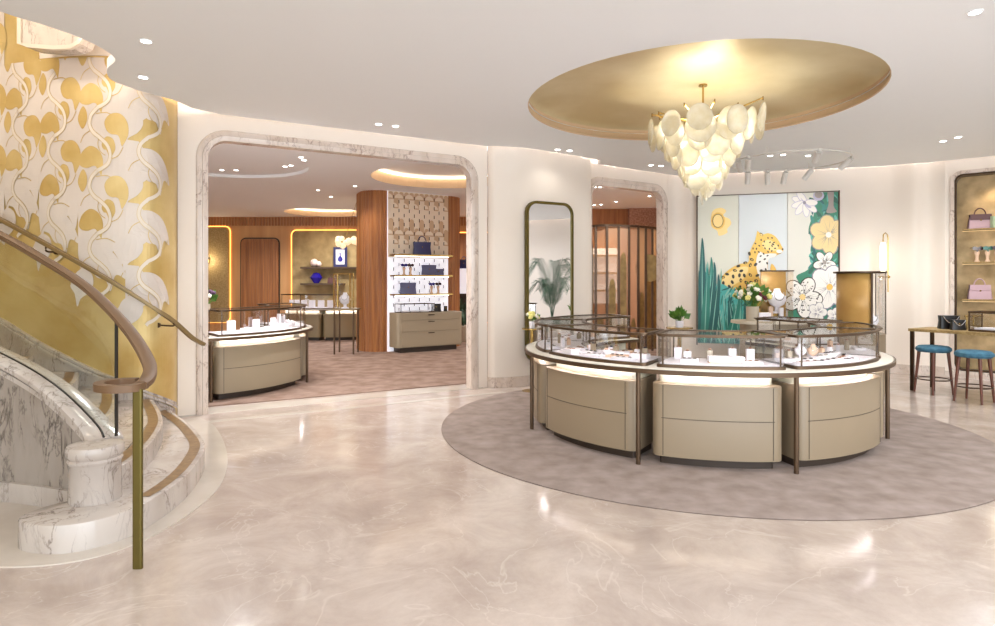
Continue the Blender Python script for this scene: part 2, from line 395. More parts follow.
STEM = cr([(.44, 1.06), (.30, .94), (.26, .80), (.34, .67), (.50, .57), (.64, .46), (.70, .32), (.66, .18), (.54, .10), (.44, .06), (.40, .02)], 5)
ARC1 = cr([(.30, .70), (.14, .62), (.06, .50)], 5); ARC2 = cr([(.48, .60), (.44, .48), (.50, .36), (.60, .30)], 5); ARC3 = cr([(.70, .24), (.86, .30), (.96, .44)], 5); ARC4 = cr([(.40, .96), (.62, .98), (.80, .92)], 5)
CW, CH = .50, .69
def band(pts, w0, w1):
    l, r = [], []
    for i, p in enumerate(pts):
        t = (pts[min(i+1, len(pts)-1)]-pts[max(i-1, 0)]).normalized(); ww = (w0+(w1-w0)*i/(len(pts)-1))
        l.append((p.x-t.y*ww, p.y+t.x*ww)); r.append((p.x+t.y*ww, p.y-t.x*ww))
    return l, r
def low(u): return 0.98+max(0, u-.3)*.36
def poly_on(poly, mp, off, mi, fine):
    tri = tessellate_polygon([[Vector((a, b, 0)) for a, b in poly]])
    bmm = bmesh.new(); vv = [bmm.verts.new((a, b, 0)) for a, b in poly]
    for t in tri:
        try: bmm.faces.new([vv[k] for k in t])
        except ValueError: pass
    if fine:
        bmesh.ops.subdivide_edges(bmm, edges=[e for e in bmm.edges if e.calc_length() > .2], cuts=3, use_grid_fill=False)
        bmesh.ops.triangulate(bmm, faces=bmm.faces)
    bmm.verts.index_update()
    wl.add([mp(v.co.x, v.co.y, off) for v in bmm.verts], [tuple(v.index for v in f_.verts) for f_ in bmm.faces], mi); bmm.free()
for ci in range(0, 14):
    u0 = .40+ci*CW
    tops = 4.0 if u0 < 1.95 else 5.1
    for ri in range(-2, 8):
        z0 = .45+ri*CH+(.30 if ci % 2 else 0)
        if z0+.15 < low(u0+.25) or z0 > tops-.1: continue
        def mp(x, y, off): return gold_at(u0+(1-x)*CW, min(z0+y*CH, tops+.1), off)
        edge = ci == 0 or z0-CH+.15 < low(u0+.25)
        fine = u0 < 1.9
        if edge:
            poly_on(PETAL1, mp, .007, 1, fine); poly_on(PETAL3, mp, .007, 1, fine)
            if ci == 0: poly_on(SIDE, mp, .0065, 1, fine)
            else: poly_on(HANG, mp, .0065, 1, fine)
        else:
            q = [(x/8, 0) for x in range(8)]+[(1, y/4) for y in range(4)]+[(1-x/8, 1) for x in range(8)]+[(0, 1-y/4) for y in range(4)]
            nx = 8; vs = [mp(i/nx, y, .006) for y in (0, 1) for i in range(nx+1)]
            wl.add(vs, [(i, i+1, nx+2+i, nx+1+i) for i in range(nx)], 1)
            for H_ in (HOLE1, HOLE2, HOLE3, HOLE4): poly_on(H_, mp, .009, 0, fine)
        if z0+CH*.6 > tops: continue
        for pts, w0, w1, off, mi in ((STEM, .038, .038, .011, 0), (STEM, .029, .029, .013, 2), (ARC1, .007, .007, .011, 0), (ARC2, .007, .007, .011, 0), (ARC3, .007, .007, .011, 0), (ARC4, .007, .007, .011, 0)):
            l, r = band(pts, w0, w1); n = len(l)
            wl.add([mp(a, b, off) for a, b in l]+[mp(a, b, off) for a, b in r], [(i, i+1, n+i+1, n+i) for i in range(n-1)], mi)
struct(wl.build('wall_left', ['gold_wall', 'leaf', 'stem'], smooth=False))

# wall A with the wide opening
WA = Plane2((-3.89, 7.60), (-3.89+.8716*4.28, 7.60+.4903*4.28))
def open_wall(P_, s0, s1, zi, frames, depth, r, frw, name, end=None, ztop=TOPZ, reveal='architrave', wall='wall'):
    L_ = end or P_.len; mb = MB(); io = arch(s0, s1, 0, zi, r)
    outer = [(0, 0), (0, ztop), (L_, ztop), (L_, 0)]
    outline = outer+[(s1, 0)]+io[::-1][1:]
    for t in (0.0, depth):
        mb.flat([outline], lambda a, b, t=t: P_(a, b, t))
    n = len(outline); 
    for i in range(n):
        a, b = outline[i], outline[(i+1) % n]
        mb.add([P_(*a, 0), P_(*b, 0), P_(*b, depth), P_(*a, depth)], [(0, 1, 2, 3)])
    o = struct(mb.build(name, wall, smooth=False))
    # stone architrave: stepped ring and lined reveal
    fr = MB(); prof = [(-.012, depth+.02), (-.012, -.03), (.035, -.045), (frw*.4, -.045), (frw*.45, -.03), (frw*.85, -.03), (frw, -.012), (frw, .0)]
    rings = []
    for off, t in prof: rings.append([P_(a, b, t) for a, b in arch(s0-off, s1+off, 0, zi+off, max(.02, r+off))])
    n = len(rings[0]); vs = [v for rg in rings for v in rg]
    fr.add(vs, [(k*n+i, k*n+i+1, (k+1)*n+i+1, (k+1)*n+i) for k in range(len(rings)-1) for i in range(n-1)])
    struct(fr.build(frames, reveal, angle=50)); return o
open_wall(WA, .325, 3.995, 3.42, 'trim_1', .11, .24, .125, 'wall_back_left')
# wall B: rounded pier with the mirror
pathB = cr([(-.155, 9.72), (-.10, 9.66), (.02, 9.66), (.40, 9.80), (1.0, 10.22), (1.42, 10.54), (1.56, 10.66), (1.61, 10.80), (1.58, 11.10)], 6)
b_ = MB(); ribbon(b_, pathB, 0, TOPZ, .12, 0, -1); struct(b_.build('wall_back_center', 'wall'))
WC = Plane2((1.58, 11.04), (3.36, 12.27))
open_wall(WC, WC.s_at(590.5), WC.s_at(662.5), 3.38, 'trim_2', .12, .22, .14, 'wall_back_passage')
WM_ = Plane2((3.92, 12.10), (6.24, 11.42))
pathD = cr([(3.34, 12.25), (3.48, 12.36), (3.66, 12.33), (3.85, 12.20), (4.5, 12.05), (5.4, 11.80), (6.2, 11.55), (6.7, 11.40), (7.1, 11.27), (7.35, 11.05), (7.5, 11.02), (7.62, 10.96), (7.73, 10.80)], 5)
b_ = MB(); ribbon(b_, pathD, 0, TOPZ, .15, 0, -1); struct(b_.build('wall_back_right', 'wall'))
WE = Plane2((7.73, 10.80), (7.73+.75*2.9, 10.80-.66*2.9))
sN = WE.s_at(954.5)
# right wall with niche hole
mb = MB(); ni = rrect(sN, 2.4, .12, 3.47, .12, 6)
for t in (0.0,):
    mb.flat([[(0, 0), (0, TOPZ), (WE.len, TOPZ), (WE.len, 0)], ni], lambda a, b: WE(a, b, 0))
n = len(ni); mb.add([WE(a, b, 0) for a, b in ni]+[WE(a, b, .4) for a, b in ni], [(i, (i+1) % n, n+(i+1) % n, n+i) for i in range(n)], 1)
mb.flat([ni], lambda a, b: WE(a, b, .40), 2)
o = struct(mb.build('wall_right', ['wall', 'bronze_dark', 'niche_panel'], smooth=False))
fr = MB()
fr.sweep([WE(a, b, -.012) for a, b in rrect(sN-.03, 2.43, .09, 3.50, .14, 6)], [(-.03, -.02), (.03, -.02), (.03, .02), (-.03, .02)], closed=True, up=WE.n)
struct(fr.build('trim_3', 'architrave'))
fr = MB(); fr.sweep([WE(a, b, .0) for a, b in rrect(sN+.015, 2.38, .14, 3.455, .11, 6)], [(-.015, -.02), (.015, -.02), (.015, .03), (-.015, .03)], closed=True, up=WE.n)
struct(fr.build('trim_4', 'bronze_dark'))
# right side of the hall, beyond the frame
p0 = WE(WE.len, 0); pathR = cr([(p0.x, p0.y), (10.6, 8.6), (10.9, 7.2), (10.8, 4), (10.8, 0), (10.8, -4)], 6)
b_ = MB(); ribbon(b_, pathR, 0, TOPZ, .15, 0, -1); struct(b_.build('wall_right_side', 'wall'))
# baseboards (marble)
def offset_path(path, d):
    out = []; n = len(path)
    for i, p in enumerate(path):
        t = (Vector(path[min(i+1, n-1)][:2])-Vector(path[max(i-1, 0)][:2])).normalized(); out.append((p[0]+t.y*d, p[1]-t.x*d))
    return out
for nm, pth in (('baseboard_center', pathB), ('baseboard_right', pathD)):
    b_ = MB(); ribbon(b_, offset_path(pth, .015), 0, .16, .014, 0, -1); struct(b_.build(nm, 'architrave'))
b_ = MB(); b_.add([WE(0, 0, -.015), WE(3, 0, -.015), WE(3, .1, -.015), WE(0, .1, -.015), WE(0, 0, 0), WE(3, 0, 0), WE(3, .1, 0), WE(0, .1, 0)], [(0, 1, 2, 3), (3, 2, 6, 7), (0, 3, 7, 4)])
struct(b_.build('baseboard_side', 'architrave', smooth=False))
# pale stone threshold bands in front of the wide opening
b_ = MB()
for (u0, u1, t0, t1, h) in ((-.1, 4.2, -.02, .32, .006), (.1, 4.3, -.55, -.44, .004)):
    b_.add([WA(u0, h, t0), WA(u1, h, t0), WA(u1, h, t1), WA(u0, h, t1), WA(u0, 0, t0), WA(u1, 0, t0), WA(u1, 0, t1), WA(u0, 0, t1)], [(0, 1, 2, 3), (0, 1, 5, 4), (2, 3, 7, 6), (1, 2, 6, 5), (3, 0, 4, 7)])
struct(b_.build('trim_5', 'floor_pale', smooth=False))

# ------------------------------------------------------------ ceiling of the hall with the dome
DC = (2.27, 7.2); DR = 1.92
ledge = [(-4.2, -4), (-4.0, 2.5), (-3.86, 4.2), (-3.78, 4.75), (-3.62, 5.02), (-3.50, 5.35), (-3.52, 5.75), (-3.78, 6.05), (-3.93, 6.35), (-3.90, 6.6), (-3.80, 6.85), (-3.66, 7.1), (-3.62, 7.45)]
edgeL = [(p.x, p.y) for p in cr(ledge, 5)]
edgeA = [(WA(u, 0, -.16).x, WA(u, 0, -.16).y) for u in (.45, 1.5, 2.7, 3.85, 4.15)]
edgeB = offset_path(pathB[6:], .16)
edgeC = [(WC(u, 0, -.16).x, WC(u, 0, -.16).y) for u in (.6, 1.4, 1.95)]
edgeD = offset_path(pathD[5:], .20)
edgeE = [(WE(u, 0, -.16).x, WE(u, 0, -.16).y) for u in (.2, 1.4, 2.7)]
edgeR = offset_path(pathR[4:], .16)
def clean(path, dmin=.05):
    out = [path[0]]
    for p in path[1:]:
        if hypot(p[0]-out[-1][0], p[1]-out[-1][1]) > dmin: out.append(p)
    return out
edgeB = [p for p in edgeB if p[1] < 11.0 and p[0] < 1.95 and not (p[0] > 1.6 and p[1] < 10.5)]
cedge = clean([tuple(p) for p in edgeL+edgeA+edgeB+[(1.86, 11.02)]+edgeC[1:]+edgeD+edgeE+edgeR])
hole = [(DC[0]+DR*cos(2*pi*i/72), DC[1]+DR*sin(2*pi*i/72)) for i in range(72)]
ce = MB()
ce.flat([cedge, hole], lambda a, b: Vector((a, b, CZ)))
ce.flat([cedge, hole], lambda a, b: Vector((a, b, CZ+.10)))
n = len(cedge); ce.add([(x, y, CZ) for x, y in cedge]+[(x, y, CZ+.10) for x, y in cedge], [(i, i+1, n+i+1, n+i) for i in range(n-1)])
struct(ce.build('ceiling', 'ceiling', smooth=False))
# slab above the cove and the stairwell lid
sl = MB()
slab = [(-4.05, -4), (-3.85, 2.5), (-3.70, 4.2), (-3.62, 4.75), (-3.46, 5.02), (-3.34, 5.35), (-3.36, 5.75), (-3.62, 6.05), (-3.77, 6.35), (-3.74, 6.6), (-3.9, 7.2), (-4.1, 7.7), (-.2, 9.85), (1.7, 11.2), (3.4, 12.5), (6.3, 11.8), (7.9, 11.0), (10.2, 9.2), (11, 7), (11, -4)]
sl.flat([slab], lambda a, b: Vector((a, b, TOPZ-.01 if a > -3.95 or b > 7.5 else TOPZ+.0)))
struct(sl.build('ceiling_slab', 'ceiling', smooth=False))
sl = MB(); sl.box(-8, -2.8, -4, 8.2, 6.0, 6.1); struct(sl.build('ceiling_stairwell', 'ceiling', smooth=False))
sl = MB(); ribbon(sl, slab[:12], CZ+.10, 6.0, .05, 0, 1); struct(sl.build('wall_stairwell_edge', 'wall', smooth=False))
dm = MB()
prof = [(DR, CZ), (DR-.012, CZ+.012), (DR+.02, CZ+.07), (DR+.015, CZ+.15)]
dm.lathe(prof, (DC[0], DC[1], 0), 96, 0)
dm.lathe([(DR+.015, CZ+.15), (DR-.01, CZ+.18), (DR-.06, CZ+.205), (DR-.15, CZ+.225), (DR-.35, CZ+.25), (DR-.7, CZ+.27), (.7, CZ+.278), (1e-4, CZ+.28)], (DC[0], DC[1], 0), 96, 1)
fs_keep = [(f_, m_) for f_, m_ in zip(dm.f, dm.mi) if len(f_) == 4]
dm.f = [a for a, _ in fs_keep]; dm.mi = [b for _, b in fs_keep]
struct(dm.build('ceiling_dome', ['gold_trim', 'gold_dome'], angle=60))
# light strips lying in the cove behind the ceiling edge
cv = MB(); ce_in = [p for p in cedge]
P_ = [Vector((p[0], p[1])) for p in cedge]; k0 = next(i for i, p in enumerate(cedge) if p[1] > 2.5 and p[0] < 0)
def inner(i):
    t = (P_[min(i+1, len(P_)-1)]-P_[max(i-1, 0)]).normalized(); return (P_[i].x+t.y*.10, P_[i].y-t.x*.10)
pts = [inner(i) for i in range(k0, len(P_)-2)]
n = len(pts); cv.add([(x, y, CZ+.11) for x, y in pts]+[(x, y, CZ+.15) for x, y in pts], [(i, i+1, n+i+1, n+i) for i in range(n-1)])
struct(cv.build('trim_cove_light', 'cove', smooth=False))

# ------------------------------------------------------------ boutique beyond the wide opening and the passage
BZ = 3.75
bpoly = [(-5.4, 7.1), (-3.75, 8.02), (-.2, 10.05), (1.5, 11.35), (3.2, 12.6), (5.2, 13.4), (5.2, 22), (-12, 22), (-12, 8)]
def ceil_recess(mb, c, r, z, h, mi0, mi1):
    ring = [(c[0]+r*cos(2*pi*i/48), c[1]+r*sin(2*pi*i/48)) for i in range(48)]
    mb.add([(x, y, z) for x, y in ring]+[(x, y, z+h) for x, y in ring], [(i, (i+1) % 48, 48+(i+1) % 48, 48+i) for i in range(48)], mi1)
    mb.add([(x, y, z+h) for x, y in ring], [tuple(range(48))], mi0); return ring
mb = MB(); RC = [((-1.1, 12.7), 1.45), ((-5.3, 19.2), 1.2), ((-5.0, 11.2), 1.55)]
rings = [ceil_recess(mb, c, r, BZ, (.26, .22, .06)[k], 0, 1 if k < 2 else 0) for k, (c, r) in enumerate(RC)]
mb.flat([bpoly]+rings, lambda a, b: Vector((a, b, BZ)))
struct(mb.build('ceiling_boutique', ['ceiling', 'gold_trim'], smooth=False))
for k, (c, r) in enumerate(RC[:2]):
    t = MB(); t.tube([(c[0]+(r-.06)*cos(2*pi*i/40), c[1]+(r-.06)*sin(2*pi*i/40), BZ+(.22, .18)[k]) for i in range(40)], .02, 6, closed=True)
    struct(t.build('trim_recess_light', emis('recess_led_%d' % k, '#ffe6c8', 3.5)))
mb = MB(); cp = [(-5.4, 7.35), (-3.72, 8.22), (-.10, 10.25), (1.5, 11.55), (3.1, 12.75), (4.9, 13.6), (4.9, 17.9), (3.7, 17.9), (3.7, 18.1), (.9, 18.1), (.9, 20.4), (-11.9, 20.4), (-11.9, 8.3)]
mb.prism(cp, 0.0, .012); tag(mb.build('fitted_carpet', 'carpet', smooth=False), 'pinkish beige fitted carpet covering the boutique floor past the wide opening', 'carpet')
BY = 20.5
# back wall: wood band, panels with lit edges
mb = MB(); mb.box(-12, 3.5, BY, BY+.2, 0, 4.2); struct(mb.build('wall_boutique_back', 'wood_pale', smooth=False))
mb = MB(); mb.box(-12.2, -12, 7, 22, 0, 4.2); struct(mb.build('wall_boutique_left', 'wood_pale', smooth=False))
mb = MB(); mb.box(5.0, 5.2, 13, 22, 0, 4.2); struct(mb.build('wall_boutique_right', 'wood_pale', smooth=False))
# fluted wood frieze along the top of the back wall
mb = MB(); x = -11.9
while x < 3: mb.box(x, x+.07, BY-.03, BY, 3.46, BZ); x += .1
struct(mb.build('trim_frieze', 'wood', smooth=False))
def XB(px): return at(px, BY)
def panel(x0, x1, z0, z1, r, name, m, led=True, slats=False, y=BY):
    if led:
        g = MB(); g.sweep([(a, y-.035, b) for a, b in rrect(x0-.04, x1+.04, z0, z1+.04, r+.03, 6)], [(-.012, -.01), (.012, -.01), (.012, .01), (-.012, .01)], closed=True, up=(0, -1, 0))
        struct(g.build(name+'_light', 'led'))
    p = MB(); poly = rrect(x0, x1, z0, z1, r, 6); T = Matrix.Translation((0, y-.005, 0)) @ Matrix.Rotation(pi/2, 4, 'X')
    p.prism(poly, 0.0, .07, T=T)
    if slats:
        xx = x0+.04
        while xx < x1-.06: p.box(xx, xx+.05, y-.10, y-.06, z0+.05, z1-.08, 0); xx += .085
    o = struct(p.build(name, m, smooth=False)); return o
panel(-11.4, XB(229.5), .3, 3.40, .14, 'trim_6', 'niche_gold')
panel(XB(242), XB(279), .05, 3.02, .14, 'door_1', 'wood', led=False, slats=True)
g = MB(); g.sweep([(a, BY-.05, b) for a, b in rrect(XB(241.5), XB(279.5), .02, 3.05, .16, 6)], [(-.02, -.06), (.02, -.06), (.02, .0), (-.02, .0)], closed=True, up=(0, -1, 0)); struct(g.build('trim_7', 'bronze_dark'))
panel(XB(293), -2.6, .3, 3.28, .14, 'trim_8', noisy('woven_bronze_panel', '#9c8458', '#b69c6c', 4, .55, .15))
panel(-1.6, 1.2, .3, 3.20, .14, 'trim_9', 'wood')
# point and spot light makers
def plight(name, loc, e, col=(1, .9, .78), r=.08):
    d = bpy.data.lights.new(name, 'POINT'); d.energy = e; d.color = col; d.shadow_soft_size = r
    o = bpy.data.objects.new(name, d); COL.objects.link(o); o.location = loc; return o
def slight(name, loc, e, ang=110, col=(1, .93, .84), r=.05, tgt=None, blend=.6):
    d = bpy.data.lights.new(name, 'SPOT'); d.energy = e; d.color = col; d.shadow_soft_size = r; d.spot_size = radians(ang); d.spot_blend = blend
    o = bpy.data.objects.new(name, d); COL.objects.link(o); o.location = loc
    if tgt is not None: o.rotation_euler = (Vector(tgt)-Vector(loc)).to_track_quat('-Z', 'Y').to_euler()
    return o
# downlights: fitting + lamp
def downlight(px, py, z, label, e, n_=0):
    Y = FPX*(z-EYE)/(HOR-py); X = at(px, Y)
    for (c, r), h_ in zip(RC, (.26, .22, .06)):
        if z > 3.72 and hypot(X-c[0], Y-c[1]) < r: z = z+h_
    t = thing('downlight', (X, Y, z), label, 'ceiling light', group='recessed ceiling downlights')
    m = MB(); m.lathe([(.055, 0), (.055, -.006), (.042, -.008), (.04, -.002)], (X, Y, z), 20); m.build('trim_ring', 'ceiling', t)
    m = MB(); m.lathe([(.04, -.004), (1e-4, -.004)], (X, Y, z), 20); m.build('lens', 'bulb', t)
    if e: slight('downlight_lamp', (X, Y, z-.02), e*(.5 if z < 3.72 else 1), 130, tgt=(X, Y, 0))
HALL = [(146, 41, 'in the ceiling nearest the gold patterned wall', 14), (143, 77, 'in the ceiling second closest to the stairwell corner', 10), (378.5, 124, 'left of a pair above the wide marble opening', 40), (395.5, 126, 'right of a pair above the wide marble opening', 40),
        (557.5, 149.5, 'left of a pair above the arched mirror', 6), (569.5, 150.5, 'right of a pair above the arched mirror', 6), (651, 165, 'left of a pair just left of the chandelier tip', 30), (661, 165.6, 'right of a pair just left of the chandelier tip', 30),
        (975, 12, 'in the ceiling at the top right corner', 90), (943, 141, 'left of a pair above the right shelf niche', 40), (958, 137, 'right of a pair above the right shelf niche', 40), (770, 155.5, 'left of three inside the spotlight ring', 20), (783, 154.5, 'middle of three inside the spotlight ring', 20), (808, 155.5, 'right of three inside the spotlight ring', 20)]
for px, py, s_, e in HALL: downlight(px, py, CZ, 'small round recessed downlight '+s_, e)
BOUT = [(222, 173, 'far left, left of a pair', 30), (236, 173, 'far left, right of a pair', 30), (285, 169.5, 'left of the middle pair', 30), (291, 168.5, 'right of the middle pair', 30), (301, 157, 'nearest the frame top, left one', 40), (304, 160, 'nearest the frame top, right one', 40),
        (318, 190, 'halfway back, left one', 40), (331, 196.5, 'halfway back, right one', 40), (317.5, 212.8, 'far back above the shelves, left one', 40), (325, 213, 'far back above the shelves, right one', 40), (355, 186, 'just left of the wooden column', 40)]
for px, py, s_, e in BOUT: downlight(px, py, BZ, 'small recessed downlight in the boutique ceiling, '+s_, e)
for px, py, s_ in ((594.5, 187, 'left of a close pair at the passage frame'), (600, 187, 'right of a close pair at the passage frame'), (594, 205, 'far left'), (601, 204.5, 'left, second from the frame'), (616, 201.5, 'middle'), (649.5, 196, 'right')):
    downlight(px, py, BZ, 'small recessed downlight in the passage ceiling, '+s_, 35)
# unseen fill spots added under the hall ceiling, without fittings
for x, y in ((-2.2, 1.2), (2.0, 1.2), (6, 1.5), (8.6, 5.0), (-1.0, 5.2), (6.2, 5.2), (6.8, 8.6), (0, -1.5), (5, -1.5)):
    slight('hall_fill', (x, y, CZ-.02), (34 if x < 0 else 60) if y < 3 else (45 if x < 0 else 110), 160, (.9, .96, 1) if x > 5 else (1, .985, .97), tgt=(x, y, 0))
for x, y in ((-7, 12), (-3.6, 8.7), (-2.1, 9.1), (-7.5, 17.5), (-4.5, 18.5), (-.6, 18.5)):  # fill spots added to brighten the boutique, no fittings
    slight('boutique_fill', (x, y, BZ-.02), 230, 150, (.97, .98, 1), .12, tgt=(x, y, 0))

# ------------------------------------------------------------ staircase
st = thing('marble_staircase', (-3.2, 5.2, 0), 'sweeping white marble staircase rising to the left with brown inlaid nosings', 'staircase')
WALLPTS = [(-3.80, 7.25), (-3.82, 7.05), (-3.98, 6.91), (-4.3, 6.84), (-4.7, 6.85), (-5.2, 6.95), (-5.8, 7.08), (-6.3, 7.0)]
string = [(-2.80, 4.46), (-3.10, 4.58), (-3.42, 4.70), (-3.82, 4.82), (-4.3, 4.88), (-5.0, 4.85), (-6.3, 4.8)]
steps = [(.18, [(-2.80, 4.28), (-2.93, 4.12), (-2.99, 3.98), (-2.97, 3.87), (-2.86, 3.79), (-2.66, 3.755), (-2.50, 3.82), (-2.37, 3.99), (-2.33, 4.2), (-2.34, 4.6), (-2.43, 5.05), (-2.62, 5.6), (-2.93, 6.1), (-3.3, 6.6), (-3.80, 7.2)]),
         (.34, [(-2.70, 4.36), (-2.67, 4.5), (-2.73, 4.79), (-2.86, 5.21), (-3.11, 5.81), (-3.43, 6.35), (-3.83, 6.95)]),
         (.50, [(-3.05, 4.6), (-3.10, 4.75), (-3.27, 5.2), (-3.42, 5.57), (-3.75, 6.16), (-4.2, 6.84)]),
         (.66, [(-3.40, 4.72), (-3.55, 5.0), (-3.92, 5.7), (-4.24, 6.31), (-4.58, 6.84)]),
         (.82, [(-3.85, 4.85), (-4.1, 5.2), (-4.72, 6.28), (-4.98, 6.7), (-5.13, 6.92)]),
         (.98, [(-4.2, 4.88), (-4.6, 5.3), (-5.2, 6.28), (-5.5, 6.7), (-5.65, 7.04)]),
         (1.14, [(-4.6, 4.88), (-5.1, 5.3), (-5.7, 6.28), (-5.9, 6.7), (-6.05, 7.04)])]
def wall_tail(pt):   # wall points further left than the nosing end
    return [p for p in WALLPTS if p[0] < pt[0]-.03 or (p[1] < pt[1]-.03 and p[0] <= pt[0]+.02 and pt[1] > 7)]
for k, (z, nose) in enumerate(steps):
    np_ = [(p.x, p.y) for p in cr(nose, 5)]
    tail = wall_tail(nose[-1]) or [(-6.3, 7.0)]
    inn = [p for p in string if p[0] < nose[0][0]-.02][::-1]
    poly = np_+tail+[(-6.35, 4.8)]+inn[1:]
    s_ = MB(); s_.prism(poly, steps[k-1][0]-.005 if k else 0.0, z, bevel=.012)
    stp = s_.build('step', 'marble', st, angle=30)
    # brown inlay strip just behind the nosing
    c = cr(nose, 6); half = c[int(len(c)*.02):] if k else c[int(len(c)*.58):]
    a = offset_path([(p.x, p.y) for p in half], -.04); b2 = offset_path([(p.x, p.y) for p in half], -.125)
    i_ = MB(); n = len(a); i_.add([(x, y, z+.003) for x, y in a]+[(x, y, z+.003) for x, y in b2], [(i, i+1, n+i+1, n+i) for i in range(n-1)])
    i_.build('nosing_inlay', 'inlay', stp, smooth=False)
# flat pale stone apron around the first step
ap = [(p.x, p.y) for p in cr([(-3.6, 3.68), (-3.2, 3.62), (-2.7, 3.60), (-2.38, 3.74), (-2.21, 4.1), (-2.19, 4.8), (-2.38, 5.5), (-2.75, 6.3), (-3.22, 7.1), (-3.6, 7.55)], 6)]+[(-4, 7), (-4, 4)]
a_ = MB(); a_.prism(ap, 0, .008); a_.build('apron', 'floor_pale', st, smooth=False)
# stringer board along the gold wall
zc = [(.02, .20), (.25, .30), (.45, .42), (.62, .52), (.85, .62), (1.2, .78), (1.6, .95), (2.1, 1.18), (2.7, 1.42), (3.4, 1.70)]
def ztop_at(u):
    for (a, za), (b, zb) in zip(zc, zc[1:]):
        if u <= b: return za+(zb-za)*max(0, (u-a))/(b-a)
    return zc[-1][1]
us = [.28+i*.06 for i in range(52)]
def strip_along(mb, d0, d1, off, mi=0):
    vs = []
    for u in us:
        zt = ztop_at(u-.26)
        p0, p1 = gold_at(u, zt+d1, .0), gold_at(u, zt+d1, off); q1 = gold_at(u, max(0, zt+d0), off)
        vs += [p0, p1, q1]
    mb.add(vs, [(3*i+k, 3*i+k+1, 3*i+4+k, 3*i+3+k) for i in range(len(us)-1) for k in (0, 1)], mi)
    mb.add(vs[:3], [(0, 1, 2)], mi)
sb = MB(); strip_along(sb, -.62, -.05, .03); strip_along(sb, -.05, -.015, .055); strip_along(sb, -.008, .02, .045)
sb.build('wall_stringer', 'marble', st, angle=50)
# outer parapet with cap
par = cr([(-2.74, 4.36, .56), (-2.85, 4.46, .62), (-3.13, 4.58, .80), (-3.43, 4.68, .955), (-3.82, 4.78, 1.11), (-4.3, 4.84, 1.29), (-5.2, 4.84, 1.60), (-6.3, 4.80, 1.95)], 6)
pw = MB(); ribbon(pw, [(p.x, p.y-.07) for p in par], 0.0, [p.z-.05 for p in par], .14, 0, 1); pw.build('parapet', 'marble_shaded', st)
pc = MB(); pc.sweep([(p.x, p.y, p.z-.03) for p in par], [(-.09, -.03), (.09, -.03), (.115, -.015), (.115, .012), (.09, .03), (-.09, .03), (-.115, .012), (-.115, -.015)]); 
pc.sweep([(p.x, p.y, p.z-.095) for p in par], [(-.085, -.02), (.085, -.02), (.085, .015), (-.085, .015)])
pc.build('parapet_cap', 'marble', st, angle=50)
bb = MB(); ribbon(bb, [(p.x, p.y-.10) for p in par[5:]], 0, .15, .03, 0, 1); bb.build('parapet_base', 'marble', st)
# newel pedestal
NX, NY = -2.715, 4.22
nw = MB(); nw.lathe([(.155, .18), (.158, .19), (.15, .43), (.160, .44), (.164, .455), (.154, .468), (.160, .478), (.172, .495), (.172, .53), (.164, .55), (.14, .556), (1e-4, .558)], (NX, NY, 0), 40)
nw.build('newel_pedestal', 'marble', st, angle=50)
# glass balustrade with dark end channel
gl = cr([(-2.685, 4.40), (-2.85, 4.47), (-3.13, 4.56), (-3.43, 4.66), (-3.82, 4.76), (-4.3, 4.82), (-5.2, 4.82), (-6.3, 4.8)], 6)
rail_pts = [(-2.07, 3.62, 1.045), (-2.10, 3.75, 1.06), (-2.20, 3.95, 1.12), (-2.44, 4.2, 1.27), (-2.72, 4.40, 1.445), (-3.04, 4.56, 1.635), (-3.43, 4.68, 1.83), (-3.82, 4.78, 2.01), (-4.3, 4.83, 2.20), (-5.2, 4.83, 2.52), (-6.3, 4.8, 2.9)]
def zl(x, arr):
    if x >= arr[0][0]: return arr[0][2]
    for a, b in zip(arr, arr[1:]):
        if b[0] <= x <= a[0]: return a[2]+(b[2]-a[2])*(a[0]-x)/(a[0]-b[0]+1e-9)
    return arr[-1][2]
gm = MB(); parL = [(p.x, p.y, p.z) for p in par]
n = len(gl); gm.add([(p.x, p.y, zl(p.x, parL)-.01) for p in gl]+[(p.x, p.y, zl(p.x, rail_pts)-.0) for p in gl], [(i, i+1, n+i+1, n+i) for i in range(n-1)])
ob = gm.build('glass_balustrade', glass('clear_balustrade_glass', '#fafdfb', .15), st)
md = ob.modifiers.new('thickness', 'SOLIDIFY'); md.thickness = .012
ed = MB(); ed.box(-2.690, -2.676, 4.39, 4.41, .56, 1.41); ed.build('glass_channel', 'black', st)
ed = MB(); ed.tube([(p[0], p[1]-.01, p[2]+.003) for p in parL], .008, 6); ed.build('glass_slot', 'black', st)
# hand rail with volute, and its post
hr = MB(); prof = [(-.038, -.014), (-.024, -.026), (.024, -.026), (.038, -.014), (.038, -.002), (.033, .002), (.038, .006), (.038, .014), (.022, .024), (-.022, .024), (-.038, .014), (-.038, .006), (-.033, .002), (-.038, -.002)]
hr.sweep(cr(rail_pts, 6), prof)
vol = cr([(-2.07, 3.66, 1.045), (-2.08, 3.57, 1.04), (-2.17, 3.53, 1.04), (-2.28, 3.58, 1.04), (-2.33, 3.68, 1.04), (-2.29, 3.78, 1.04), (-2.19, 3.80, 1.04)], 6)
hr.sweep(vol, [(-.027, -.022), (.027, -.022), (.027, .02), (-.027, .02)])
hr.build('handrail', 'rail', st)
po = MB(); po.prism(rrect(-2.093, -2.037, 3.575, 3.603, .012, 4), 0.0, 1.03); po.build('handrail_post', 'olive', st, smooth=False)
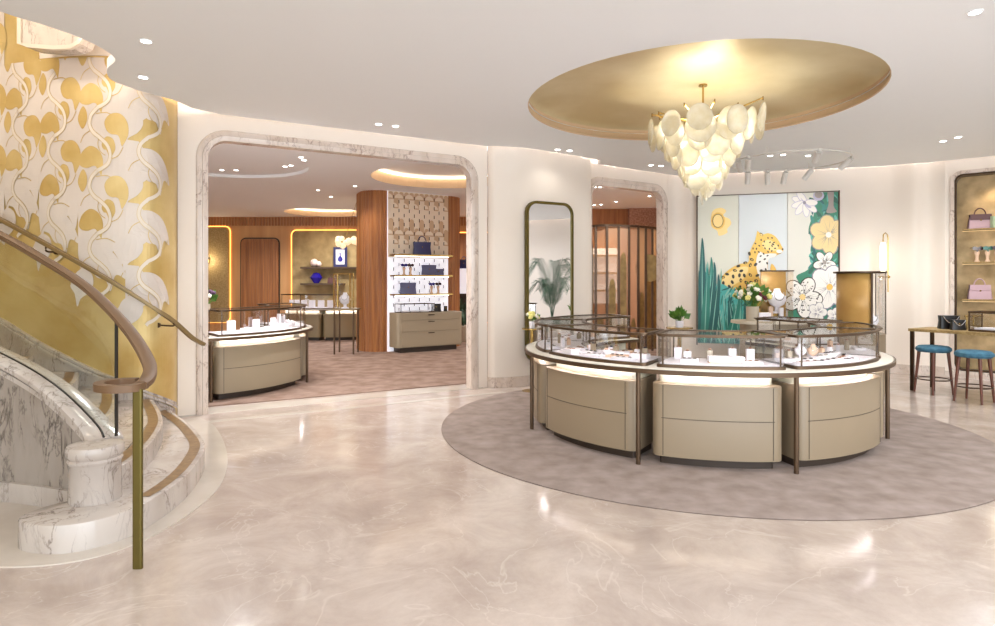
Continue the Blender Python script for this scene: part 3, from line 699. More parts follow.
# wall rail with brackets
wr = thing('wall_handrail', (-3.9, 6.8, 0), 'slim brass brown handrail fixed to the gold patterned wall', 'handrail')
wpts = [(-3.42, 7.28, .91), (-3.50, 7.16, 1.0), (-3.62, 6.98, 1.20), (-3.76, 6.82, 1.36), (-4.08, 6.70, 1.61), (-4.60, 6.70, 1.91), (-5.1, 6.75, 2.17), (-5.8, 6.88, 2.50)]
m_ = MB(); m_.sweep(cr(wpts, 6), [(-.03, -.018), (.03, -.018), (.035, 0), (.03, .02), (-.03, .02), (-.035, 0)]); m_.build('rail', mat('bronze_wall_rail', '#8a7450', .4, .4), wr)
for (a, b) in (((-3.62, 6.98, 1.18), (-3.84, 7.08, 1.15)), ((-4.85, 6.72, 2.03), (-4.85, 6.88, 1.97)), ((-5.5, 6.83, 2.36), (-5.5, 7.02, 2.30))):
    m_ = MB(); mid = ((a[0]+b[0])/2, (a[1]+b[1])/2, b[2]); m_.tube(cr([a, (a[0], a[1], b[2]), b], 4), .010); m_.cyl(b, (b[0]-.0, b[1]-.02, b[2]), .03); m_.build('bracket', 'bronze', wr)
# upper flight seen through the stairwell
up = thing('upper_stair_flight', (-4.6, 6.3, 3.8), 'beige marble underside of the upper flight glimpsed above the gold wall', 'staircase')
Yp = 6.45
poly = [(at(21, Yp), zat(0, Yp)), (at(21, Yp), zat(44, Yp)), (at(30, Yp), zat(46.5, Yp)), (at(55, Yp), zat(48.5, Yp)), (at(72, Yp), zat(47.5, Yp)), (at(80, Yp), zat(43, Yp)), (at(83, Yp), zat(36, Yp)), (at(83, Yp), zat(0, Yp))]
m_ = MB(); T = Matrix.Translation((0, Yp+.2, 0)) @ Matrix.Rotation(pi/2, 4, 'X'); m_.prism(poly, 0, .2, T=T); m_.build('soffit', 'marble', up, smooth=False)
m_ = MB(); m_.sweep([(x, Yp-.01, z) for x, z in poly[:-1]], [(-.02, -.02), (.02, -.02), (.02, .02), (-.02, .02)], up=(0, 1, 0)); m_.build('moulding', 'floor_pale', up)
# stairwell wall above the gold
m_ = MB(); ribbon(m_, offset_path([(p.x, p.y) for p in gold_path[:-10]], .02), 4.13, 6.0, .2, 0, 1); struct(m_.build('wall_stairwell', 'wall'))
plight('stairwell_lamp', (-4.9, 5.2, 4.6), 45, (1, .86, .66), .15)

# ------------------------------------------------------------ rug and ring counters
CC = (2.27, 7.2)
r_ = MB(); r_.lathe([(2.9, 0), (2.905, .008), (2.89, .016), (1e-4, .016)], (CC[0], CC[1], 0), 128)
tag(r_.build('round_rug', 'rug', angle=60), 'large round mauve taupe rug under the ring of jewellery counters', 'rug')
def pol(C, a, r, z=0): return Vector((C[0]+r*cos(radians(a)), C[1]+r*sin(radians(a)), z))
def ring_cabinet(C, a0, a1, r0, r1, label, group, zt=.74, zb=.10, m='cream_lacquer', base='cream_lacquer', pl='plinth', seams=True, floorz=.016):
    mid = pol(C, (a0+a1)/2, (r0+r1)/2); t = thing('display_cabinet', (mid.x, mid.y, floorz), label, 'cabinet', group=group)
    b = MB(); b.prism(sector(C, a0, a1, r0, r1, .09), zb, zt, bevel=.008); b.build('body', m, t, angle=30)
    da = degrees_(.06/r1)
    p = MB(); p.prism(sector(C, a0+da, a1-da, r0+.08, r1-.09, .02), floorz, zb); p.build('plinth', pl, t, angle=30)
    u = MB(); u.prism(sector(C, a0+1.2, a1-1.2, r0+.02, r1-.11, .07), zt, .855); u.build('upstand', 'cream_light', t, angle=30)
    q_ = MB(); q_.sweep([pol(C, a0+1.5+(a1-a0-3)*i/20, r1-.066, .845) for i in range(21)], [(-.002, -.012), (.002, -.012), (.002, .009), (-.002, .009)]); q_.build('light_shield', 'bronze_dark', t)
    q_ = MB(); q_.sweep([pol(C, a0+2+(a1-a0-4)*i/20, r1-.085, .850) for i in range(21)], [(-.008, -.003), (.008, -.003), (.008, .003), (-.008, .003)]); q_.build('light_strip', 'case_led', t)
    if seams:
        s_ = MB(); aa = [a0+3+(a1-a0-6)*i/24 for i in range(25)]
        s_.sweep([pol(C, a, r1+.001, .44) for a in aa], [(-.002, -.003), (.002, -.003), (.002, .003), (-.002, .003)])
        for a in (a0+3.4, a1-3.4): q = pol(C, a, r1+.001); s_.cyl((q.x, q.y, zb+.01), (q.x, q.y, zt-.01), .003, n=6)
        s_.build('seam', 'seam', t)
    return t
def degrees_(x): return x*180/pi
def ring_case(C, a0, a1, r0, r1, z0, z1, label, group):
    mid = pol(C, (a0+a1)/2, (r0+r1)/2); t = thing('glass_showcase', (mid.x, mid.y, z0), label, 'display case', group=group)
    o_ = sector(C, a0, a1, r0, r1, .05)
    b = MB(); b.prism(o_, z0, z0+.028, bevel=.006); b.build('base', 'bronze', t, angle=30)
    q = MB(); q.prism(sector(C, a0+.7, a1-.7, r0+.025, r1-.025, .04), z0+.027, z0+.034); q.build('display_bed', 'white', t, angle=30)
    gi = sector(C, a0+.4, a1-.4, r0+.012, r1-.012, .045); g = MB(); n = len(gi)
    g.add([(x, y, z0+.03) for x, y in gi]+[(x, y, z1-.012) for x, y in gi], [(i, (i+1) % n, n+(i+1) % n, n+i) for i in range(n)]); g.build('glass_wall', 'glass', t)
    g = MB(); g.prism(gi, z1-.012, z1-.004); g.build('glass_top', 'glass_top', t)
    fr_ = MB(); fr_.sweep([(x, y, z1-.008) for x, y in gi], [(-.028, .0), (-.009, .0), (-.009, -.016), (.009, -.016), (.009, .010), (-.028, .010)], closed=True); fr_.build('top_frame', 'bronze', t)
    q_ = MB()
    if 'rear' not in label and 'far' not in label: q_.sweep([pol(C, a0+2+(a1-a0-4)*i/20, r1-.030, z1-.011) for i in range(21)], [(-.006, -.0015), (.006, -.0015), (.006, .0015), (-.006, .0015)]); q_.build('light_strip', 'case_led', t)
    for a in (a0+1.9, a1-1.9):
        for r in (r0+.02, r1-.022):
            c = pol(C, a, r); p = MB(); p.cyl((c.x, c.y, z0+.028), (c.x, c.y, z1-.02), .008, n=8); p.build('corner_post', 'bronze', t)
    return t
def ring_top(C, a0, a1, r0, r1, label, posts, full=False, z=.882, m='top', edge='bronze', floorz=.016):
    mid = pol(C, (a0+a1)/2, r1); t = thing('counter_frame', (mid.x, mid.y, floorz), label, 'counter')
    b = MB(); b.prism(sector(C, a0, a1, r0, r1-.006, .10), z-.028, z, bevel=.004); b.build('counter_top', m, t, angle=30)
    e = MB(); e.sweep([(x, y, z-.024) for x, y in sector(C, a0, a1, r0, r1, .10)], [(-.014, -.022), (.016, -.022), (.018, .016), (-.014, .018)], closed=True); e.build('edge_band', edge, t)
    for a in posts:
        for r in (r1-.03,):
            c = pol(C, a, r); p = MB(); p.cyl((c.x, c.y, floorz), (c.x, c.y, z-.04), .021, n=14); p.build('post', edge, t)
    return t
G1 = 'cream cabinets of the central ring'; G2 = 'glass showcases on the central ring'
ring_top(CC, 108, 402, 1.18, 1.945, 'ring shaped cream stone counter top with bronze edge on bronze posts', [189, 238, 278, 338, 15, 40, 112, 150])
for a0, a1, lb in ((196.0, 236.8, 'cream bow fronted cabinet at front left of the central ring'), (240.8, 276.3, 'cream bow fronted cabinet at front centre of the central ring'), (279.8, 322, 'cream bow fronted cabinet at front right of the central ring'),
                   (158, 193, 'cream cabinet at the far left curve of the central ring'), (325.5, 360, 'cream cabinet at the far right curve of the central ring'), (114, 154, 'cream cabinet at rear left of the central ring'), (3.5, 39, 'cream cabinet at rear right of the central ring')):
    ring_cabinet(CC, a0, a1, 1.24, 1.85, lb, G1)
CASES = {}
for k, a0, a1, lb in (('FL', 198, 239.5, 'glass showcase at front left of the ring, full of pale jewellery trays'), ('FC', 242, 277.5, 'glass showcase at front centre of the ring with a long white box inside'), ('FR', 280, 323, 'glass showcase at front right of the ring with small busts inside'),
                      ('L', 160, 195.8, 'glass showcase curving round the far left of the ring'), ('R', 325.5, 359, 'glass showcase at the far right end of the ring'), ('BL', 112, 157, 'glass showcase at rear left of the ring, seen below the mirror'), ('BR', 6, 38, 'glass showcase at rear right of the ring, below the white flower mural')):
    CASES[k] = ring_case(CC, a0, a1, 1.27, 1.83, .882, 1.18, lb, G2)
BEDZ = .882+.034
def tray(C, a, r, label, w_=.16, d_=.10, h=.02, z=BEDZ, m='white', jm='silver', kind='tray', rz=0):
    c = pol(C, a, r, z); R_ = radians(a)+pi/2+rz; T = TM(c, R_)
    t = thing('jewellery_tray', c, label, 'tray', R_, group='jewellery trays in the ring showcases')
    b = MB(); w_ *= 1.2; d_ *= 1.25; b.prism(rrect(-w_/2, w_/2, -d_/2, d_/2, .012, 4), 0, h, bevel=.004, T=T); b.build('pad', m, t)
    j = MB()
    for i in range(3): j.lathe([(.014, .002), (.018, .005), (.014, .008), (.010, .005), (.014, .002)], (-w_*.3+i*w_*.3, 0, h), 12, T=T)
    j.build('jewels', jm, t); return t
def bust(C, a, r, label, s=1.0, z=BEDZ, m='white', world=None, group='necklace busts'):
    c = world if world is not None else pol(C, a, r, z); T = TM(c, 0)
    t = thing('necklace_bust', c, label, 'display bust', group=group)
    b = MB(); b.lathe([(.05*s, 0), (.045*s, .012*s), (.02*s, .02*s), (.02*s, .05*s), (.055*s, .07*s), (.075*s, .11*s), (.07*s, .14*s), (.035*s, .165*s), (.025*s, .19*s), (.028*s, .2*s), (1e-4, .2*s)], c, 20, sy=.55); b.build('torso', m, t)
    j = MB(); j.tube([(c[0]+.04*s*sin(q), c[1]-.042*s, c[2]+.15*s-.045*s*cos(q)) for q in [radians(x) for x in range(-120, 121, 20)]], .003*s, 5); j.build('necklace', 'silver', t); return t
def ringbox(C, a, r, label, h=.06, m='skin_stand', z=BEDZ, rz=0, w_=.05, jm='jewel_pink'):
    c = pol(C, a, r, z); R_ = radians(a)+pi/2+rz; T = TM(c, R_)
    t = thing('jewellery_stand', c, label, 'display stand', R_, group='small jewellery stands in the ring showcases')
    b = MB(); b.prism(rrect(-w_/2, w_/2, -.02, .02, .006, 3), 0, h, bevel=.003, T=T); b.build('block', m, t)
    j = MB(); j.lathe([(.012, .002), (.017, .008), (.012, .014), (.007, .008), (.012, .002)], (0, 0, h), 12, T=T); j.build('ring', jm, t); return t
ord_ = ['nearest', 'second', 'third', 'fourth', 'fifth', 'sixth', 'seventh', 'eighth', 'ninth']
# front left showcase
for i, (a, r, w_, d_) in enumerate(((205, 1.68, .16, .10), (212, 1.55, .18, .12), (219, 1.70, .20, .11), (226, 1.60, .14, .14), (231, 1.73, .18, .09))):
    tray(CC, a, r, 'flat pale jewellery tray, %s from the left in the front left showcase' % (['first', 'second', 'third', 'fourth', 'fifth'][i]), w_, d_, m='white' if i != 3 else 'skin_stand', jm='jewel_dark' if i % 2 else 'silver')
for i in range(9):
    ringbox(CC, 203+i*4.0, 1.40+.05*(i % 3), 'small jewellery stand, %s from the left in the back row of the front left showcase' % (['first', 'second', 'third', 'fourth', 'fifth', 'sixth', 'seventh', 'eighth', 'ninth'][i]), .05+.02*(i % 3), ['skin_stand', 'white', 'taupe'][i % 3], jm=['jewel_dark', 'jewel_pink'][i % 2])
for i, (a, r, w_) in enumerate(((209, 1.74, .12), (215.5, 1.42, .18), (223, 1.48, .20), (229, 1.47, .16), (234, 1.55, .14), (202, 1.5, .14))):
    tray(CC, a, r, 'small pale jewellery pad, %s one among the larger trays of the front left showcase' % ['first', 'second', 'third', 'fourth', 'fifth', 'sixth'][i], w_, .08, .03 if i % 2 else .045, jm='jewel_pink')
# front centre showcase
c_ = pol(CC, 262, 1.62, BEDZ)
t = thing('long_white_box', c_, 'long low white box in the middle of the front centre showcase', 'box', radians(262)+pi/2)
T = TM(c_, radians(262)+pi/2); m_ = MB(); m_.box(-.15, .15, -.05, .05, .012, .06, T=T); m_.build('box_body', 'white', t, smooth=False)
m_ = MB(); m_.box(-.15, .15, -.055, .055, 0, .012, T=T); m_.build('box_base', 'skin_stand', t, smooth=False)
tray(CC, 251, 1.62, 'slanted pale tray left of the long white box, front centre showcase', .13, .12, .03)
tray(CC, 269, 1.66, 'pale tray right of the long white box, front centre showcase', .15, .10, .025, jm='jewel_pink')
for i, a in enumerate((246.5, 250, 266, 272)):
    ringbox(CC, a, 1.42+.04*(i % 2), 'upright pale stand, %s from the left at the back of the front centre showcase' % ['first', 'second', 'third', 'fourth'][i], .11 if i != 1 else .08, 'white', w_=.07)
ringbox(CC, 258, 1.4, 'small grey stand behind the long white box in the front centre showcase', .09, 'pot')
# front right showcase
for i, (a, r, w_, h_) in enumerate(((284, 1.55, .18, .03), (290, 1.58, .2, .02), (301, 1.52, .22, .03), (309, 1.48, .18, .04), (317, 1.45, .16, .03), (303, 1.75, .16, .02))):
    tray(CC, a, r, 'small pale jewellery pad, %s one between the long trays of the front right showcase' % ['first', 'second', 'third', 'fourth', 'fifth', 'sixth'][i], w_, .08, h_, jm='jewel_dark' if i % 2 else 'silver')
bust(CC, 292, 1.48, 'small white necklace bust, left one in the front right showcase', .75)
bust(CC, 297.5, 1.5, 'small pinkish necklace bust, right one in the front right showcase', .72, m='skin_stand')
for i, (a, r, w_) in enumerate(((287, 1.70, .26), (296, 1.68, .30), (306, 1.64, .2), (313, 1.58, .16))):
    tray(CC, a, r, 'long flat pale tray, %s from the left in the front right showcase' % ['first', 'second', 'third', 'fourth'][i], w_, .08, .018, rz=.2, jm='jewel_dark' if i % 2 else 'jewel_pink')
for i, a in enumerate((285, 288.5, 303, 308, 312, 316)):
    ringbox(CC, a, 1.38+.05*(i % 2), 'slim jewellery stand, %s from the left along the back of the front right showcase' % ['first', 'second', 'third', 'fourth', 'fifth', 'sixth'][i], .06+.02*(i % 2), ['skin_stand', 'pot', 'white'][i % 3])
# left, rear left and rear right showcases
for nm, angs in (('far left', (165, 172, 180, 187)), ('rear left', (120, 127, 134, 141, 148)), ('rear right', (11, 17, 23, 29, 34)), ('far right', (331, 340, 350))):
    for i, a in enumerate(angs):
        ringbox(CC, a, 1.45+.1*(i % 2), 'tiny jewellery stand, %s from its end in the %s showcase' % (['first', 'second', 'third', 'fourth', 'fifth'][i], nm), .07+.03*(i % 2), ['white', 'taupe', 'skin_stand'][i % 3], w_=.07)
        if i % 2: tray(CC, a+3, 1.68, 'small pale tray, %s from its end in the %s showcase' % (['first', 'second', 'third', 'fourth', 'fifth'][i], nm), .14, .09)

# ------------------------------------------------------------ chandelier
CX, CY_ = 2.44, 7.42
ch = thing('glass_disc_chandelier', (CX, CY_, CZ+.275), 'tiered chandelier of alabaster glass discs hanging from the gold dome', 'chandelier')
m_ = MB(); m_.cyl((CX, CY_, 3.52), (CX, CY_, CZ+.28), .012); m_.lathe([(.05, CZ+.262), (.05, CZ+.28)], (CX, CY_, 0), 20); m_.build('stem', 'brass', ch)
m_ = MB(); m_.lathe([(.03, 2.75), (.05, 3.0), (.05, 3.5), (.07, 3.56), (.03, 3.6)], (CX, CY_, 0), 16); m_.build('core', 'brass', ch)
arms = [(200, .62, .06), (178, .60, .10), (160, .5, .11), (140, .42, .15), (225, .45, .13), (270, .40, .15), (330, .66, .20), (20, .72, .16), (60, .5, .12), (100, .45, .12), (300, .5, .10)]
for a, l, dz in arms:
    m_ = MB(); q = pol((CX, CY_), a, l, 3.53+dz); m_.tube([(CX, CY_, 3.52), q], .009, 8); m_.cyl(q-Vector((0, 0, .03)), q+Vector((0, 0, .015)), .008, n=8); m_.build('arm', 'brass', ch)
def disc(c, r, yaw, pitch):
    T = Matrix.Translation(c) @ Matrix.Rotation(yaw, 4, 'Z') @ Matrix.Rotation(pi/2+pitch, 4, 'Y')
    m_ = MB(); k = random.uniform(.85, 1.0)
    m_.lathe([(1e-4, -.012), (r*.55, -.010), (r*.9, .0), (r, .012), (r*.985, .020), (r*.9, .010), (r*.5, .0), (1e-4, -.002)], (0, 0, 0), 26, T=T, sy=k); m_.build('glass_disc', 'disc', ch, angle=80)
tiers = [(.60, 3.44, 10, .15), (.50, 3.38, 11, .17), (.42, 3.26, 11, .16), (.33, 3.13, 9, .155), (.25, 3.02, 8, .15), (.18, 2.90, 6, .14), (.10, 2.79, 4, .13), (.02, 2.71, 2, .12)]
for ti, (R0, z, nn, rr) in enumerate(tiers):
    for i in range(nn):
        a = 360*i/nn+ti*23+random.uniform(-6, 6)
        ext = 1.0+(.08 if ti < 2 and (a % 360 < 60 or a % 360 > 300) else 0)
        q = pol((CX, CY_), a, R0*ext, z+random.uniform(-.04, .04)+(.06 if ext > 1.0 else 0))
        disc(q, rr*random.uniform(.9, 1.12), radians(a), radians(random.uniform(-4, 14)))
for i, (a, r, z) in enumerate(((0, .12, 3.35), (120, .15, 3.25), (240, .15, 3.3), (60, .06, 3.05), (180, .25, 3.42), (0, .3, 3.45))):
    q = pol((CX, CY_), a, r, z); m_ = MB(); m_.ball(q, .03, 8); m_.build('bulb', emis('chandelier_bulb_%d' % i, '#fff6e8', 18.0), ch)
plight('chandelier_lamp', (CX, CY_-.0, 3.15), 55, (1, .95, .86), .12); plight('chandelier_lamp', (CX+.05, CY_, 3.32), 14, (1, .9, .72), .15)

# ------------------------------------------------------------ ring of spotlights
RX, RY, RR, RZ = 4.76, 10.2, .90, 3.60
rg = thing('spotlight_ring', (RX, RY, CZ), 'thin round ceiling track ring carrying pale cylinder spotlights before the mural', 'track light')
m_ = MB(); m_.tube([(RX+RR*cos(2*pi*i/64), RY+RR*sin(2*pi*i/64), RZ) for i in range(64)], .012, 6, closed=True); m_.build('ring', 'spot_grey', rg)
for a in (45, 135, 225, 315):
    q = pol((RX, RY), a, RR, RZ); m_ = MB(); m_.cyl(q, q+Vector((0, 0, CZ-RZ)), .004, n=6); m_.build('hanger', 'spot_grey', rg)
for a in (272, 338, 188, 205, 112, 88, 68, 40):
    q = pol((RX, RY), a, RR, RZ); tgt = Vector((RX+random.uniform(-.6, .4), 11.8, 1.8)); d = (tgt-q).normalized()
    m_ = MB(); m_.cyl(q+Vector((0, 0, -.02)), q+Vector((0, 0, .02)), .03); m_.cyl(q+d*.03, q+d*.24, .045, n=16); m_.build('spotlight', 'spot_grey', rg)
slight('mural_spot', (4.4, 9.4, 3.4), 26, 60, (1, .96, .9), tgt=(4.9, 11.9, 2.2)); slight('mural_spot', (5.4, 9.5, 3.4), 26, 60, (1, .96, .9), tgt=(5.5, 11.7, 2.2))

# ------------------------------------------------------------ mural
PA = {}
for k, c in dict(sky1='#e0e0d2', sky2='#d6dce0', sky3='#dcdad0', gold='#d8ae58', gold2='#e6c988', dark='#2c2418', white='#eeeae4', teal='#2f8478', teal2='#5fae9f', teal3='#1b5f5e', teal4='#8cc9bc', aqua='#4fb5b0', green='#2e7f62', green2='#1c5c4a', yel='#e9cf94', gray='#8d8794', lilac='#b9b4cc', stemg='#9a8f88').items():
    PA[k] = mat('mural_'+k, c, .45, .35 if k.startswith('gold') else 0)
keys = list(PA); MI = {k: i for i, k in enumerate(keys)}
mur = thing('leopard_mural', WM_(1.2, 0, -.03), 'three panel lacquer mural of a leopard among teal leaves and white flowers', 'mural')
u0m, zt0 = WM_.sz(697.5, 198.5)[0], 3.28
u1m = WM_.sz(838, 192)[0]; u_a, u_b = WM_.s_at(738.5), WM_.s_at(787)
for a, b, k in ((u0m, u_a, 'sky1'), (u_a, u_b, 'sky2'), (u_b, u1m, 'sky3')):
    m_ = MB(); T = WM_.T(0, 0, 0); m_.box(a+.004, b-.004, -.04, .0, .45, zt0, T=T); m_.build('panel', PA[k], mur, smooth=False)
m_ = MB(); T = WM_.T(0, 0, 0)
for a in (u0m-.02, u1m): m_.box(a, a+.02, -.06, .02, .42, zt0+.02, T=T)
m_.box(u0m-.02, u1m+.02, -.06, .02, zt0, zt0+.015, T=T); m_.build('edge_frame', 'bronze_dark', mur, smooth=False)
art = MB(); lay = [0]
def paint(pts, key, smooth_=True, step=.0004):
    lay[0] += 1; off = -.0415-lay[0]*.00004
    pp = spline2(pts, 4) if smooth_ else pts
    art.flat([[WM_.sz(x, y) for x, y in pp]], lambda a, b: WM_(min(max(a, u0m+.004), u1m-.004), min(max(b, .46), zt0-.003), off), MI[key])
def ell(cx, cy, a, b, key, rot=0, n=14, step=.0004):
    c, s_ = cos(rot), sin(rot); paint([(cx+a*cos(2*pi*i/n)*c-b*sin(2*pi*i/n)*s_, cy+a*cos(2*pi*i/n)*s_+b*sin(2*pi*i/n)*c) for i in range(n)], key, False)
# sun
paint([(712, 212), (720, 208), (726, 211), (723, 216), (729, 219), (731, 224), (727, 229), (727, 233), (719, 236), (717, 231), (711, 226)], 'gold2'); ell(718, 221, 7, 8.5, 'gold'); ell(717.8, 221, 5.6, 7, 'dark'); ell(717.8, 221, 4.9, 6.3, 'gold2')
# dense foliage at right
paint([(815, 204), (822, 196), (824, 188), (838.5, 186), (838.5, 325), (792, 325), (790, 300), (798, 284), (796, 276), (807, 270), (812, 262), (810, 250), (812, 240), (808, 232), (810, 222), (813, 216)], 'green')
rnd = random.Random(3)
for i in range(120):
    x, y = rnd.uniform(806, 837), rnd.uniform(196, 322); a = rnd.uniform(0, pi)
    if x < 811 and y < 262: x += 5
    ell(x, y, rnd.uniform(2.5, 6), rnd.uniform(.8, 2.0), rnd.choice(['green2', 'teal', 'teal3', 'green', 'teal2']), a, 8)
def flower(cx, cy, r, n, key, edge, c='gold2', asp=.55, rot=0, spots=0):
    for i in range(n):
        a = rot+2*pi*i/n; x, y = cx+cos(a)*r*.58, cy+sin(a)*r*.62; ell(x, y, r*.52, r*.52*asp+.8, edge, a, 14)
    for i in range(n):
        a = rot+2*pi*i/n; x, y = cx+cos(a)*r*.58, cy+sin(a)*r*.62; ell(x, y, r*.47, r*.47*asp+.4, key, a, 14)
        for off_ in (-.5, -.25, .25, .5):
            pa, pb = a+off_*.5, a+off_*.8
            paint([(cx+cos(pa)*r*.2, cy+sin(pa)*r*.2), (cx+cos(pb)*r*.85+.25, cy+sin(pb)*r*.85), (cx+cos(pa)*r*.2+.5, cy+sin(pa)*r*.2+.3)], edge, False)
        for q in range(spots): ell(x+rnd.uniform(-.3, .3)*r, y+rnd.uniform(-.22, .22)*r, 1.0, .6, 'dark', rnd.uniform(0, 3), 6)
        paint([(cx+cos(a)*r*.15, cy+sin(a)*r*.15-.2), (cx+cos(a)*r*.8, cy+sin(a)*r*.8), (cx+cos(a)*r*.15, cy+sin(a)*r*.15+.4)], edge, False)
    ell(cx, cy, r*.16, r*.16, c)
paint([(827, 191), (833, 190), (833, 206), (836, 212), (826, 213), (828, 204)], 'stemg')
ell(818, 196, 5.5, 5, 'lilac'); ell(818, 195, 4, 3.5, 'stemg')
for a, l in ((200, 13), (235, 13), (165, 13), (130, 14), (85, 13), (40, 13), (0, 11)):
    q = radians(a); x, y = 805+cos(q)*l*.5, 203+sin(q)*l*.5; ell(x, y, l*.62, 3.6, 'lilac', q, 12); ell(x, y, l*.58, 3.0, 'white', q, 12)
paint([(800, 198), (805, 203), (811, 208), (806, 207)], 'lilac'); ell(804, 203, 1.6, 1.6, 'gray')
flower(828, 235, 18, 6, 'yel', 'stemg', 'white', .8, .4); flower(824, 262.5, 11, 5, 'white', 'dark', 'stemg', .6, .3)
flower(829, 287, 20, 6, 'white', 'gray', 'gold', .8, .8); flower(802, 297, 19, 5, 'white', 'dark', 'gold2', .72, .15, 9)
flower(817, 312, 9, 5, 'white', 'gray', 'white', .8); flower(834, 316, 8, 5, 'white', 'gray', 'white', .8)
# leopard
paint([(718, 292), (719, 282), (723, 275), (731, 268), (740, 264), (748, 262), (749, 254), (752, 246), (755, 240), (757, 231), (757.5, 231.5), (762, 234.5), (768, 233.5), (774, 236), (778, 240.5), (781, 246), (783, 249.5), (781.5, 253), (777, 255), (773, 257.5), (768.5, 258), (767.5, 264), (768, 275), (769, 290), (768, 305), (764, 320), (752, 322), (748, 308), (742, 298), (733, 293), (725, 291)], 'gold')
paint([(720, 289), (722, 280), (730, 272), (741, 267), (748, 268), (744, 278), (732, 286), (726, 290)], 'gold2'); paint([(762, 243), (768, 240), (774, 243), (778, 248), (775, 251), (768, 250), (763, 248)], 'gold2'); ell(779, 251.6, 3.2, 1.9, 'white', .1)
paint([(759, 252), (764, 254), (770, 253.5), (776, 254), (774, 257), (769, 258.5), (767, 264), (768, 276), (768, 290), (763, 286), (757, 272), (756, 260)], 'white')
paint([(771, 264), (775, 268), (776, 274), (770, 273)], 'gold')
body = [(718, 292), (719, 282), (723, 275), (731, 268), (740, 264), (748, 262), (749, 254), (752, 245), (756, 239), (762, 236), (769, 236), (775, 239), (779, 246), (768, 256), (767, 264), (767, 290), (764, 318), (752, 318), (742, 298), (733, 292)]
def inside(x, y, P):
    c = False
    for i in range(len(P)):
        (x1, y1), (x2, y2) = P[i-1], P[i]
        if (y1 > y) != (y2 > y) and x < (x2-x1)*(y-y1)/(y2-y1)+x1: c = not c
    return c
spots = []
for _ in range(900):
    x, y = rnd.uniform(718, 780), rnd.uniform(234, 318)
    small = (x > 752 and y < 258); dmin = 3.0 if small else 4.5
    if inside(x, y, body) and all(hypot(x-a, y-b) > dmin for a, b in spots):
        spots.append((x, y)); s_ = .95 if small else (1.75 if x < 758 else 1.1); a = rnd.uniform(0, pi)
        ell(x, y, s_*1.25, s_*.8, 'dark', a, 8)
        if not small and x < 757 and rnd.random() < .5: ell(x+.3, y+.2, s_*.5, s_*.35, 'gold', a, 6)
ell(782, 249.3, 1.0, .9, 'dark'); ell(772.5, 244.5, 1.5, .8, 'dark', .5); ell(761, 234.6, 2.2, 1.2, 'dark', .7); ell(761, 234.9, 1.4, .7, 'gold2', .7); paint([(776, 254.6), (779, 253.4), (782, 252.4), (779, 254.0)], 'dark', False)
# blades of leaves
paint([(712, 290), (722, 284), (732, 290), (742, 292), (750, 300), (752, 345), (700, 345), (700, 300)], 'aqua')
for i in range(60):
    x, y = rnd.uniform(712, 750), rnd.uniform(289, 330); ell(x, y, rnd.uniform(3, 7), rnd.uniform(.6, 1.4), rnd.choice(['teal', 'teal3', 'teal4', 'aqua']), rnd.uniform(-1.4, -.2), 8)
blades = []
for x0 in range(698, 761, 1): blades.append((x0+rnd.uniform(-1, 1), x0+rnd.uniform(-8, 8), rnd.uniform(294, 312) if x0 > 716 else rnd.uniform(258, 300)))
blades += [(702, 702, 238), (708, 711, 257), (706, 714, 262), (704, 707, 268), (710, 718, 274), (742, 751, 296), (735, 729, 294), (727, 738, 292), (752, 745, 298)]
for i, (x0, tx, ty) in enumerate(blades):
    tx = max(tx, 699); w_ = rnd.uniform(1.2, 2.8); k = rnd.choice(['teal', 'teal3', 'teal2', 'aqua', 'teal', 'teal4'])
    if i >= len(blades)-9: w_ = 4.2; k = ['teal', 'teal3'][i % 2]
    mx = (x0+tx)/2; my = (340+ty)/2
    paint([(x0-w_*.8, 350), (mx-w_, my+10), (tx-w_*.3, ty+12), (tx, ty), (tx+w_*.5, ty+12), (mx+w_, my+10), (x0+w_*.8, 350)], k)
    paint([(x0-.3, 348), (mx-.4, my+8), (tx, ty+6), (mx+.5, my+8), (x0+.4, 348)], 'teal4')
art.build('painting', [PA[k] for k in keys], mur, smooth=False)

# ------------------------------------------------------------ arched mirror on the pier
mc = Vector((.79, 10.06)); md_ = Vector((cos(radians(30)), sin(radians(30))))
WB = Plane2(tuple(mc-md_*.4-Vector((-.02, .035))), tuple(mc+md_*.4-Vector((-.02, .035))))
sm0, sm1 = WB.s_at(525), WB.s_at(570); zm = 2.87
mi_ = thing('arched_mirror', WB((sm0+sm1)/2, .45, -.03), 'tall bronze framed mirror with rounded corners reflecting a palm', 'mirror')
m_ = MB(); pr = rrect(sm0+.02, sm1-.02, .42, zm, .15, 8); m_.flat([pr], lambda a, b: WB(a, b, -.062)); m_.flat([pr], lambda a, b: WB(a, b, -.03)); m_.build('mirror_glass', 'mirror', mi_, smooth=False)
m_ = MB(); m_.sweep([WB(a, b, -.05) for a, b in rrect(sm0+.005, sm1-.005, .40, zm+.02, .17, 8)], [(-.021, -.028), (.021, -.028), (.021, .035), (-.021, .035)], closed=True, up=WB.n); m_.build('frame', 'olive', mi_, angle=50)
